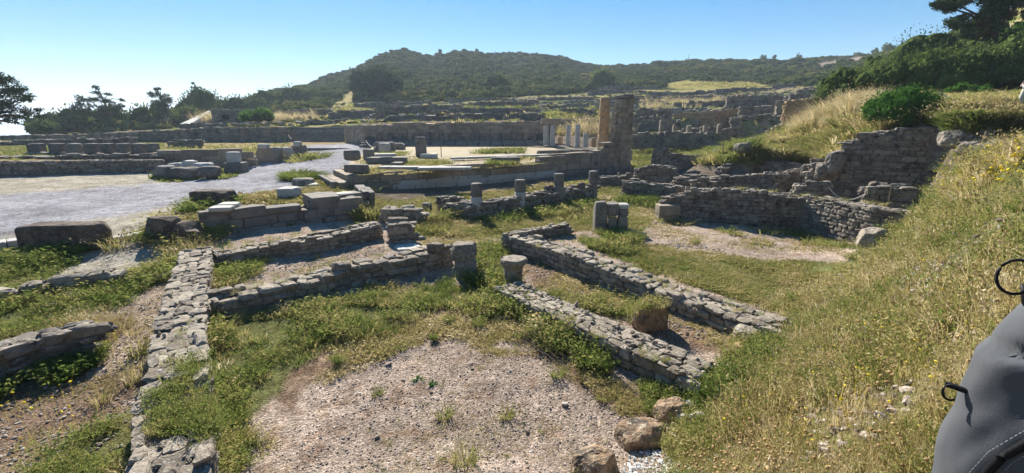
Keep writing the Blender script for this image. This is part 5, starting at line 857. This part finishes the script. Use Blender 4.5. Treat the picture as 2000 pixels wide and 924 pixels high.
# individual weeds standing in the gravel of the front room
WD = [(877, 632, 'small dark-green weed at the top of the front gravel, below the pier', .16, 0), (935, 640, 'bushy weed in front of the near wall start', .22, 0), (848, 665, 'little spiky weed left of the bushy one in the front gravel', .12, 0), (660, 712, 'grey-green weed at the edge where dry weeds meet the gravel', .2, 0), (736, 772, 'lone grey weed left of the middle of the front gravel', .14, 1), (815, 742, 'flat bright green rosette in the gravel, left one of a close pair', .09, 2), (845, 750, 'flat bright green rosette in the gravel, right one of a close pair', .08, 2), (786, 684, 'tiny green rosette above the pair of rosettes', .07, 2), (1090, 735, 'dry yellow-green weed beside the dead twigs', .24, 1), (990, 815, 'thin dry weed in the middle of the front gravel', .18, 1), (868, 815, 'low brownish tussock left of the thin dry weed', .2, 1), (905, 905, 'large spiky green tussock at the bottom edge of the picture', .3, 1), (600, 610, 'weed tuft half hidden against the weed-fronted wall', .12, 0), (1358, 474, 'small dry tuft alone in the right-hand gravel room', .3, 1), (505, 515, 'left tuft in the small pale gravel room', .22, 1), (622, 502, 'small tuft in the middle of the pale gravel room', .14, 1), (985, 610, 'round grey-green bush at the foot of the capital', .33, 0), (1095, 515, 'tall grey-blue herb against the slanting wall', .4, 0), (1250, 605, 'yellow-green flowering plant overgrowing the ochre block', .42, 1), (570, 440, 'bright green leafy plant at the foot of the dark stepped terrace', .25, 2), (318, 527, 'upright bright green plant beside the pale edging slab', .25, 2)]
for px, py, lb, h, kd in WD:
    b0 = G(px, py) if 'overgrowing' not in lb else G(1275, 650)+(-.25, .2, .25); t = tuft_proto(int(60+h*200), h, h*.9, .0035, .9, head=.2 if kd == 1 else 0) if kd != 0 else weed_proto(int(50+h*240), h, h*.75, .026)
    if kd == 2: t = tuft_proto(30, h, h*1.2, .012, 1.1)
    mb = MB(); inst(mb, t, [b0], np.ones(1), np.zeros(1), np.array([[.32, .5, .3][kd]])); tag(mb.obj('weed_plant', M['grass' if kd < 2 else 'bright_leaf'], origin=b0), lb, 'plant')
    pass
mb = MB()
for i in range(26):
    a = G(rng.uniform(990, 1060), rng.uniform(640, 670)); b_ = a+np.array([rng.uniform(.4, 1.0), rng.uniform(-1.2, -.6), rng.uniform(.0, .12)]); tube(mb, [a+(0, 0, .02), (a+b_)/2+(0, 0, .06), b_+(0, 0, .02)], [.004, .003, .002], 5)
tag(mb.obj('dead_twigs', M['bark'], origin=G(1040, 660)), 'bundle of dead twigs lying beside the near wall', 'twigs', kind='thing')
# ---- shrubs and trees
def shrub(name, base, w, h, lb, cat='shrub', m='leaf', n=3200, leaf=.1, group=None, lobes=14, tint=.1, flat=None, d=None):
    mb = MB(); lc = []
    t = thing(name, base, lb, cat, group); d = d or w
    for j in range(lobes):
        a = rng.uniform(0, 2*pi); u = math.sqrt(rng.random())*.72; z = rng.uniform(.25, .78)*(1-.45*u); lc.append((cos(a)*u*w/2, sin(a)*u*d/2, z*h, rng.uniform(.18, .34)*min(w, h*1.3)))
    lc = np.array(lc); k = rng.integers(0, lobes, n); dd = unit(n); dd[:, 2] += .15; c = lc[k, :3]+dd*lc[k, 3:]*rng.uniform(.6, 1.12, (n, 1)); c[:, 2] = np.maximum(c[:, 2], .02)
    lt = rng.uniform(0, .45, lobes); v, f = leaves(c, leaf, dd, .5, .2); mb.add(v, f, np.repeat(np.clip(lt[k]+tint+rng.normal(0, .08, n), 0, 1), 4))
    for j in range(lobes):
        v, f = cube(4); q = v/np.linalg.norm(v, axis=1)[:, None]; q = lc[j, :3]+q*lc[j, 3]*.72*(1+.12*rng.normal(size=(len(q), 1))); q[:, 2] = np.maximum(q[:, 2], -.2); mb.add(q, f, .18)
    mb.obj('crown', M[m], t); mb = MB()
    for j in range(4): a = rng.uniform(0, 6.3); tube(mb, [(0, 0, -.3), (cos(a)*w*.1, sin(a)*w*.1, h*.25), (cos(a)*w*.25, sin(a)*w*.25, h*.55)], [.04+.01*h, .03, .015], 6)
    mb.obj('stems', M['bark'], t); return t
def shrub_px(px, pb, pt, wpx, lb, Y=None, **kw):
    b0 = G(px, pb) if Y is None else A(px, pb, Y)
    if Y and Y < 60: b0[2] = float(H(b0[:1], b0[1:2])[0])-.05
    h = (up(b0[0], b0[1], pt)-b0[2])*1.14; w = wpx*dep(b0)*1.12; nm = kw.pop('name', 'shrub'); return shrub(nm, b0, w, h, lb, **kw)
shrub_px(1762, 236, 172, 122, 'round bright green juniper bush standing on the grassy bank beside the rope', m='bright_leaf', n=12000, leaf=.085, lobes=26, tint=.0, Y=20.6)
shrub_px(503, 240, 214, 72, 'bright green fig bush growing right of the stone hut', m='bright_leaf', n=1800, leaf=.35, lobes=12, Y=70, tint=.3)
shrub_px(742, 200, 136, 84, 'largest dark evergreen at the foot of the hill, left of centre', name='evergreen_tree', cat='tree', n=5200, leaf=.7, lobes=26, Y=130, m='pine', tint=.3)
shrub_px(967, 182, 147, 40, 'round solitary shrub behind the thin mast on the hill', n=1200, leaf=.7, Y=140); shrub_px(1178, 176, 139, 46, 'round grey-green shrub on the hill, just left of the tall ochre column', n=1400, leaf=.7, Y=145, tint=.3)
TH = ['leftmost rounded shrub of the thicket, above the pale oat grass', 'lighter green shrub just behind the juniper bush', 'tall dark shrub rising right behind the juniper bush', 'shrub in the front row below the trunk of the tall pine', 'large dark shrub in the front row left of the walker', 'shrub directly behind the walker at the right edge', 'dark shrub in the second row above the juniper bush', 'lighter shrub in the second row left of the tall pine', 'outlying grey-green shrub where the thicket meets the hill', 'high shrub of the thicket right of the pine trunk', 'bright green shrub highest at the right edge', 'shrub cut by the right edge behind the walker', 'dark shrub hugging the foot of the tall pine']
for i, (px, pb, pt, wp, Y, m, tn) in enumerate([(1650, 200, 128, 90, 34, 'leaf', .12), (1735, 195, 118, 100, 31, 'leaf', .25), (1800, 190, 104, 100, 30, 'leaf', .05), (1870, 190, 96, 110, 29, 'leaf', .2), (1935, 192, 70, 110, 29, 'leaf', .1), (1990, 190, 60, 100, 28, 'leaf', .3), (1780, 150, 84, 110, 40, 'leaf', .0), (1840, 150, 70, 110, 40, 'leaf', .3), (1690, 170, 100, 90, 44, 'leaf', .4), (1930, 140, 40, 130, 38, 'leaf', .35), (1990, 130, 20, 120, 36, 'bright_leaf', .1), (2070, 190, 40, 140, 28, 'leaf', .1), (1880, 120, 52, 90, 46, 'leaf', .1)]):
    shrub_px(px, pb, pt, wp, TH[i], Y=Y, n=3600, leaf=.17, lobes=18, m=m, tint=tn, group='dense shrubs of the thicket at the upper right')
for px, pb, pt, wp, Y, lb in ((1880, 196, 168, 80, 26, 'light green broom bush just behind the rope, left of the walker'), (1950, 198, 178, 80, 25.5, 'low light green bush directly behind the walker')):
    shrub_px(px, pb, pt, wp, lb, Y=Y, n=2600, leaf=.1, m='bright_leaf', tint=.35, lobes=16)
BL = ['low shrub at the left end of the belt, near the sea', 'dark shrub under the rounded dark pine', 'dark shrub under the ragged thin pine', 'shrub just left of the open-crowned pine', 'shrub just right of the open-crowned pine', 'tall shrub around the thin pine top', 'large shrub directly behind the stone hut', 'small shrub behind the open-crowned pine', 'little yellowish bush closest to the sea at the belt end', 'shrub behind the fig bush', 'broad shrub on the slope right of the fig bush', 'broad shrub halfway between the fig bush and the bare path', 'small shrub beside the bare sandy path on the hill']
for i, (px, pb, pt, wp, Y) in enumerate(((110, 262, 226, 70, 85), (150, 262, 214, 90, 84), (250, 258, 208, 90, 86), (300, 256, 214, 80, 88), (350, 252, 205, 90, 92), (400, 240, 178, 90, 105), (440, 236, 186, 80, 115), (330, 240, 210, 90, 100), (90, 262, 240, 50, 74), (480, 232, 190, 80, 125), (540, 228, 180, 90, 135), (590, 222, 172, 90, 140), (640, 215, 178, 60, 140))):
    shrub_px(px, pb, pt, wp, BL[i], Y=Y, n=2000, leaf=.55, m='leaf', tint=rng.uniform(-.05, .2), group='evergreen shrubs of the belt at left')
def tree(name, base, h, lb, clumps, trunk, m='pine', n=5000, leaf=.16, tr=.18, cat='tree', lobes=None, asp=.3, ptint=.1):
    """clumps: (dx, dy, z, radius); limbs run from the trunk to every clump"""
    t = thing(name, base, lb, cat); mb = MB(); tp = np.array(trunk, float); tube(mb, tp, np.linspace(tr, tr*.3, len(tp)), 9)
    for c in clumps:
        c = np.array(c); k = np.argmin(np.abs(tp[:, 2]-(c[2]-c[3]*.8))); s_ = tp[k]; e = c[:3]; mid = (s_+e)/2+(0, 0, .1*np.linalg.norm(e-s_)); tube(mb, [s_, mid, e], [tr*.4, tr*.25, .02], 6)
    mb.obj('trunk', M['bark'], t); mb = MB(); cl = np.array(clumps); vol = cl[:, 3]**2; k = rng.choice(len(cl), n, p=vol/vol.sum()); sub = 6
    off = unit(len(cl)*sub).reshape(len(cl), sub, 3)*.6; s2 = rng.integers(0, sub, n); dd = unit(n); c = cl[k, :3]+(off[k, s2]*(1, 1, .55)+dd*.5*rng.uniform(.3, 1.05, (n, 1))*(1, 1, .6))*cl[k, 3:]
    lt = rng.uniform(0, .4, (len(cl), sub)); v, f = leaves(c, leaf, dd, asp, .3); mb.add(v, f, np.repeat(np.clip(lt[k, s2]+ptint+rng.normal(0, .1, n), 0, 1), 4)); mb.obj('crown', M[m], t); return t
def tree_px(name, px, pb, Y, lb, cl, n=2500, leaf=.4, tr=.25, **kw):
    b0 = A(px, pb, Y); s_ = dep(b0); cs = [((x-px)*s_, rng.uniform(-.5, .5)*r_*s_, (up(b0[0]+(x-px)*s_, Y, y)-b0[2]), r_*s_) for x, y, r_ in cl]; top = max(cs, key=lambda c: c[2])
    tk = [(0, 0, -.5), (top[0]*.15+.05*top[2], 0, top[2]*.35), (top[0]*.5, 0, top[2]*.7), (top[0], top[1], top[2])]; return tree(name, b0, top[2], lb, cs, tk, n=n, leaf=leaf, tr=tr, **kw)
tree_px('pine_tree', 185, 258, 82, 'rounded dark pine left of the ragged one at far left', [(185, 192, 18), (168, 205, 16), (205, 208, 20), (180, 222, 26), (215, 232, 24), (155, 232, 18), (195, 240, 26), (150, 245, 16), (238, 240, 20)], n=4200, leaf=.42)
tree_px('pine_tree', 222, 258, 80, 'ragged thin pine with wispy branches at far left', [(209, 172, 9), (207, 182, 10), (228, 184, 9), (215, 195, 13), (233, 200, 11), (252, 195, 8), (225, 212, 17), (245, 207, 9), (240, 215, 9)], n=1900, leaf=.36)
tree_px('pine_tree', 325, 246, 88, 'single open-crowned pine midway between the ragged pine and the stone hut', [(322, 173, 8), (315, 185, 13), (332, 186, 12), (322, 198, 18), (338, 204, 13), (308, 202, 12), (326, 212, 20)], n=2600, leaf=.4)
tree_px('pine_tree', 392, 236, 104, 'thin pine top poking above the shrub belt left of the stone hut', [(391, 163, 5), (390, 171, 7), (396, 178, 7), (387, 180, 8), (394, 190, 11), (404, 195, 8)], n=900, leaf=.42)
tree_px('umbrella_pine', -60, 300, 40, 'umbrella pine reaching its flat dark branches in from the left edge', [(10, 158, 26), (35, 165, 22), (60, 178, 20), (76, 186, 12), (20, 180, 24), (5, 205, 22), (40, 212, 20), (66, 215, 18), (88, 218, 13), (95, 228, 9), (25, 150, 22), (50, 160, 20), (70, 172, 16), (55, 190, 20), (30, 200, 20), (60, 226, 14), (30, 228, 16), (12, 238, 10), (40, 236, 12), (48, 240, 8), (0, 225, 14), (-30, 150, 40), (-60, 180, 45), (-110, 160, 50), (-140, 200, 40), (-50, 225, 30)], n=14000, leaf=.24, tr=.35)
tree_px('pine_tree', 1905, 150, 34, 'tall pine above the thicket in the upper right corner', [(1885, 20, 40), (1835, 8, 28), (1815, 14, 18), (1802, 6, 12), (1860, 40, 26), (1905, 45, 32), (1935, 15, 40), (1890, 62, 24), (1920, 75, 22), (1850, -20, 40), (1900, -40, 60), (1960, -10, 45), (1868, 58, 14), (1930, -90, 60)], n=34000, leaf=.22, tr=.3, ptint=.3)
tree_px('pine_tree', 1990, 130, 32, 'second pine, half out of the picture at the right edge', [(1990, 8, 30), (2010, 25, 26), (1975, 30, 14), (2040, -10, 50), (1995, -40, 50), (2060, 20, 40)], n=12000, leaf=.22, tr=.25, ptint=.3)
for px, pb, pt, wp, Y, lb in ((1489, 128, 108, 22, 285, 'leafy tree, left of the close pair on the far ridge'), (1512, 127, 105, 9, 285, 'slim pointed tree, right of the close pair on the far ridge'), (1400, 131, 119, 12, 315, 'lone round tree on the ridge left of the close pair'), (1560, 124, 110, 26, 290, 'wide low tree on the far ridge right of the close pair'), (1708, 104, 92, 10, 250, 'small tree on the upper ridge line near the thicket'), (1735, 104, 86, 26, 240, 'clump-shaped tree on the ridge next to the thicket'), (1243, 137, 124, 8, 300, 'tiny lone tree on the ridge left of the second mast'), (860, 108, 95, 7, 262, 'first tiny treetop on the round hill, from the left'), (932, 108, 96, 8, 266, 'second tiny treetop on the round hill, from the left'), (400, 214, 198, 30, 170, 'low shrub on the distant slope behind the thin pine')):
    shrub_px(px, pb, pt, wp, lb, Y=Y, name='ridge_tree', cat='tree', n=260, leaf=1.1, lobes=6, m='leaf', tint=.05)
# ================================================================== SMALL THINGS
m_rope = mat('pale_rope', [(0, (.5, .47, .4)), (1, (.62, .6, .52))], 20, bump=.4, bscale=80); m_wood = mat('grey_wood', [(0, (.14, .1, .07)), (1, (.26, .2, .14))], 10, bump=.5); m_metal = mat('dull_metal', [(0, (.25, .25, .25)), (1, (.35, .35, .35))], 5, bump=0, rough=.5)
def rope(lb, a, b, sag, r=.015):
    mb = MB(); pts = [a+(b-a)*u-np.array([0, 0, sag*4*u*(1-u)]) for u in np.linspace(0, 1, 17)]; tube(mb, pts, r, 7); return tag(mb.obj('rope', m_rope, origin=a), lb, 'rope')
def stake(lb, b0, h, r=.03, lean=0, m=None, name='stake', cat='stake'):
    mb = MB(); tube(mb, [b0+(0, 0, -.2), b0+(lean*.5, 0, h*.5), b0+(lean, 0, h)], [r, r*.9, r*.85], 8); return tag(mb.obj(name, m or m_wood, origin=b0), lb, cat)
ra = A(1832, 180, 22); rb = A(2010, 190, 19.5); rope('pale rope strung across the grass from the juniper bush to the walker', ra, rb, .42, .025)
stake('wooden stake holding the left end of the pale rope beside the juniper bush', A(1832, 224, 22), ra[2]-A(1832, 224, 22)[2]+.03, .03)
stake('wooden stake behind the walker holding the right end of the rope', A(2010, 225, 19.5), rb[2]-A(2010, 225, 19.5)[2]+.03, .03)
rope('short rope sagging between two wall stubs before the high wall', A(1618, 365, 17.1), A(1700, 371, 16.3), .42, .02)
stake('brown leaning stake at the top right end of the high wall', A(1913, 294, 15.4), .62, .045, .1)
stake('short stake among the stones right of the leaning one', A(1938, 272, 15.6), .3, .035, .02)
stake('thin stake standing before the wall stub at the right end of the rope', A(1733, 408, 15.4), .75, .02, -.01)
stake('tiny marker stake on the court edge beside the overgrown mound', G(291, 348), .5, .025)
stake('thin marker post in the green field right of the pier', G(1411, 303), 1.0, .03)
for px, pb, pt, Y, lb in ((967, 168, 98, 140, 'thin pale mast rising above the shrub belt on the round hill'), (1342, 145, 106, 250, 'thin mast standing against the sky on the far ridge')):
    b0 = A(px, pb, Y); stake(lb, b0, up(b0[0], Y, pt)-b0[2], .0012*Y*.5, 0, m_metal, 'mast', 'mast')
a = A(717, 268, 48); 
for px, pb, lb in ((716, 294, 'thin post nearest the corner of the great back wall'), (862, 308, 'thin post behind the upright standing stone')): stake(lb, P(px, pb, 1.1), .9, .03)
rope('rope running from the corner post toward the stones on the terrace', P(716, 294, 1.1)+(0, 0, .85), P(735, 303, 1.1)+(0, 0, .6), .2, .02)
rope('rope hanging down the left side of the great stairs', A(555, 250, 60.8)+(0, 0, .4), A(570, 278, 57.6)+(0, 0, .4), .25, .03)
# stones and yellow lichen at the broken right end of the high wall
for px, py, Y, s, lb in ((1866, 272, 16.6, .42, 'pale lichened boulder at the broken right end of the high wall'), (1900, 262, 16.4, .4, 'pale angular stone above the lichened boulder at the wall end'), (1893, 290, 15.6, .3, 'small white stone below the lichened boulder'), (1925, 297, 15, .36, 'dark flat stone right of the brown leaning stake'), (1950, 285, 15.2, .3, 'weathered slab end in the grass right of the dark flat stone'), (1880, 246, 17.2, .34, 'grey boulder topmost at the right end of the high wall')):
    b0 = A(px, py, Y); mb = MB(); rock(mb, b0, (s*1.1, s*.8, s*.75), rng.uniform(-.5, .5), k=12, pn=4, amp=.2, tint=.7); tag(mb.obj('boulder', M['rubble'], origin=b0), lb, 'stone')
# ---- person at the right edge
pb_ = A(1999, 217, 18.0); pz = float(H(np.array([pb_[0]]), np.array([pb_[1]]))[0]); pb_[2] = pz
def skin(name, parent, verts, edges, radii, m, sub=2, root=0):
    me = bpy.data.meshes.new(name); me.from_pydata(verts, edges, []); o = bpy.data.objects.new(name, me); C.objects.link(o)
    if parent: o.parent = parent
    sm = o.modifiers.new('skin', 'SKIN'); sm.use_smooth_shade = True
    L_ = me.skin_vertices[0].data if me.skin_vertices else None
    if L_ is None: return o
    for i, r_ in enumerate(radii): L_[i].radius = r_ if isinstance(r_, tuple) else (r_, r_); L_[i].use_root = (i == root)
    ss = o.modifiers.new('sub', 'SUBSURF'); ss.levels = sub; ss.render_levels = sub; me.materials.append(m); return o
def cloth(name, c, rough=.85, bs=60): return mat(name, [(0, tuple(x*.85 for x in c)), (1, tuple(min(1, x*1.15) for x in c))], 6, rough=rough, bump=.15, bscale=bs, attr=False)
m_skin = cloth('skin', (.5, .3, .22), .5); m_jack = cloth('dark_blue_jacket', (.045, .05, .075)); m_trou = cloth('light_grey_trousers', (.42, .42, .38)); m_shoe = cloth('beige_shoes', (.4, .37, .32)); m_hair = cloth('brown_hair', (.06, .035, .02))
pt = thing('person', pb_, 'person in a dark blue jacket and pale trousers walking at the right edge', 'person', rz=rad(75))
V_ = [(0, 0, .93), (0, 0, 1.1), (0, .01, 1.28), (0, .0, 1.42), (0, .01, 1.5), (0, .03, 1.6), (0, .035, 1.68), (.17, 0, 1.4), (.23, -.04, 1.16), (.24, .08, .95), (.24, .13, .86), (-.17, 0, 1.4), (-.23, .03, 1.16), (-.23, .16, .98), (-.23, .21, .9), (.1, 0, .88), (.11, .1, .48), (.11, .02, .1), (.11, .14, .04), (-.1, 0, .88), (-.11, -.06, .48), (-.11, -.28, .12), (-.11, -.16, .05)]
E_ = [(0, 1), (1, 2), (2, 3), (3, 4), (4, 5), (5, 6), (3, 7), (7, 8), (8, 9), (9, 10), (3, 11), (11, 12), (12, 13), (13, 14), (0, 15), (15, 16), (16, 17), (17, 18), (0, 19), (19, 20), (20, 21), (21, 22)]
R_ = [(.15, .11), (.14, .1), (.17, .11), (.13, .09), .055, (.085, .1), (.08, .095), .065, .05, .035, .03, .065, .05, .035, .03, .085, .06, .04, .035, .085, .06, .04, .035]
skin('body', pt, V_, E_, R_, m_skin)
skin('jacket', pt, [(0, 0, .86), (0, 0, 1.1), (0, .01, 1.28), (0, 0, 1.42), (.17, 0, 1.41), (.235, -.04, 1.16), (.245, .07, .97), (-.17, 0, 1.41), (-.235, .03, 1.16), (-.235, .14, .99)], [(0, 1), (1, 2), (2, 3), (3, 4), (4, 5), (5, 6), (3, 7), (7, 8), (8, 9)], [(.185, .14), (.175, .13), (.2, .14), (.14, .11), .085, .07, .055, .085, .07, .055], m_jack)
skin('trousers', pt, [(0, 0, .95), (.1, 0, .86), (.11, .1, .48), (.11, .03, .12), (-.1, 0, .86), (-.11, -.06, .48), (-.11, -.27, .14)], [(0, 1), (1, 2), (2, 3), (0, 4), (4, 5), (5, 6)], [(.165, .12), .105, .08, .062, .105, .08, .062], m_trou)
for sx, y0 in ((.11, .0), (-.11, -.27)): skin('shoe', pt, [(sx, y0-.03, .06), (sx, y0+.1, .045), (sx, y0+.2, .035)], [(0, 1), (1, 2)], [(.05, .06), (.05, .045), (.045, .03)], m_shoe, 2)
skin('hair', pt, [(0, .0, 1.62), (0, .02, 1.72), (0, .05, 1.75)], [(0, 1), (1, 2)], [(.085, .09), (.09, .09), (.07, .05)], m_hair)
for sx in (-.035, .035): mb = MB(); rock(mb, (sx, .125, 1.645), (.014, .008, .009), 0, k=4, pn=2, amp=0); mb.obj('eye', m_black, pt)
mb = MB(); rock(mb, (0, .135, 1.61), (.013, .02, .025), 0, k=4, pn=2.5, amp=0); mb.obj('nose', m_skin, pt)
# ---- grey pack standing on the bank at the photographer's side
m_fab = cloth('blue_grey_fabric', (.075, .08, .088), .9, 400); m_blk = cloth('black_webbing', (.012, .012, .014), .5); m_st = cloth('pale_stitching', (.25, .26, .27))
RZ = rad(-57); cx_, cy_ = 1.37, .87; gz = float(H(np.array([cx_]), np.array([cy_]))[0]); c0 = np.array([cx_, cy_, gz]); zt = 3.27-gz
def loc(p):                                         # world point in the pack's own frame
    d = np.array(p)-c0; return (d[0]*cos(RZ)+d[1]*sin(RZ), -d[0]*sin(RZ)+d[1]*cos(RZ), d[2])
t = thing('backpack', c0, 'tall blue-grey fabric pack with black loops and a stitched zip, standing at the lower right', 'backpack', rz=RZ)
v, f = cube(44); q = v/((np.abs(v)**3.2).sum(1)**(1/3.2))[:, None]; p = q*np.array([.30, .2, zt/2+.02]); p[:, 2] += zt/2-.02
n_ = q/np.linalg.norm(q, axis=1)[:, None]; X_, Z_ = p[:, 0], p[:, 2]
fold = fbm3(p*np.array([7, 7, 4])+3, 3)*.03
for x0_, z0_, sl_, ln_, wd_, dp_ in ((-.2, 3.0-gz, .25, .1, .014, -.026), (-.21, 2.965-gz, .2, .14, .03, .01), (-.24, 2.86-gz, 1.3, .12, .02, -.007), (-.2, 2.8-gz, 2.2, .1, .02, -.006), (-.16, 2.9-gz, .9, .1, .02, -.008), (-.25, 3.1-gz, .8, .08, .02, -.006)):
    u_ = Z_-z0_-sl_*(X_-x0_); fold = fold+dp_*np.exp(-(u_/wd_/math.sqrt(1+sl_*sl_))**2-((X_-x0_)/ln_)**2-(np.abs(u_)/.3)**2)
p = p+n_*fold[:, None]; p[:, 0] += .10*np.clip(p[:, 2]-(2.68-gz), 0, 1); mb = MB(); mb.add(p, f); mb.obj('pack_body', m_fab, t, True)
front_mask = p[:, 1] < 0
def front(x, z):
    k = np.argmin((p[:, 0]-x)**2+(p[:, 2]-z)**2+np.where(front_mask, 0, 9)); return p[k, 1]-.004
def smooth(pts, n=40):
    pts = np.array(pts); u = np.linspace(0, len(pts)-1, n); i = np.clip(u.astype(int), 0, len(pts)-2); fr = (u-i)[:, None]; fr = fr*fr*(3-2*fr)*.5+fr*.5; return pts[i]*(1-fr)+pts[i+1]*fr
zs_ = smooth([(x, front(x, z-gz), z-gz) for x, z in ((-.2, 2.55), (-.19, 2.66), (-.165, 2.75), (-.12, 2.84), (-.06, 2.9))]); mb = MB(); tube(mb, zs_, .009, 8); mb.obj('zip', m_blk, t, True)
for dx in (-.02, .02):
    mb = MB(); L_ = zs_+(dx, .0, .004)
    for i in range(39): tube(mb, [L_[i], L_[i]+(L_[i+1]-L_[i])*.6], .0009, 5)
    mb.obj('stitching', m_st, t)
def ring(name, c, r, w, arc=2*pi, a0=0):
    mb = MB(); th = np.linspace(a0, a0+arc, 30); pts = [np.array(c)+np.array([cos(x)*r*.8, sin(x)*.3*r, sin(x)*r]) for x in th]; tube(mb, pts, w, 8, cap=True); return mb.obj(name, m_blk, t, True)
ring('webbing_loop', loc(A(1984, 541, 1.0)), .038, .0035); ring('buckle_loop', loc(A(1856, 767, 1.03)), .018, .003, arc=4.8, a0=.8)
a_ = np.array(loc(A(1996, 572, 1.0))); mb = MB(); tube(mb, [a_+(0, 0, .02), a_+(.01, 0, -.02), a_+(.04, 0, -.06)], [.007, .008, .009], 8); mb.obj('loop_tab', m_blk, t, True)
mb = MB(); rock(mb, loc(A(1868, 757, 1.03)), (.022, .006, .006), 0, k=4, pn=8, amp=0); mb.obj('strap_tab', m_blk, t)
# ---- the air
mh = bpy.data.materials.new('haze_air'); mh.use_nodes = True; nt = mh.node_tree; nt.nodes.remove(nt.nodes['Principled BSDF']); pv = nt.nodes.new('ShaderNodeVolumePrincipled'); pv.inputs['Density'].default_value = .0004; pv.inputs['Color'].default_value = (.72, .84, 1, 1); pv.inputs['Anisotropy'].default_value = .2
nt.links.new(pv.outputs[0], nt.nodes['Material Output'].inputs['Volume'])
mb = MB(); a_ = 32000; v = [(x, y, z) for z in (-420, 130) for x, y in ((-a_, -a_), (a_, -a_), (a_, a_), (-a_, a_))]; mb.add(v, [(3, 2, 1, 0), (4, 5, 6, 7), (0, 1, 5, 4), (1, 2, 6, 5), (2, 3, 7, 6), (3, 0, 4, 7)]); tag(mb.obj('haze', mh), kind='stuff')
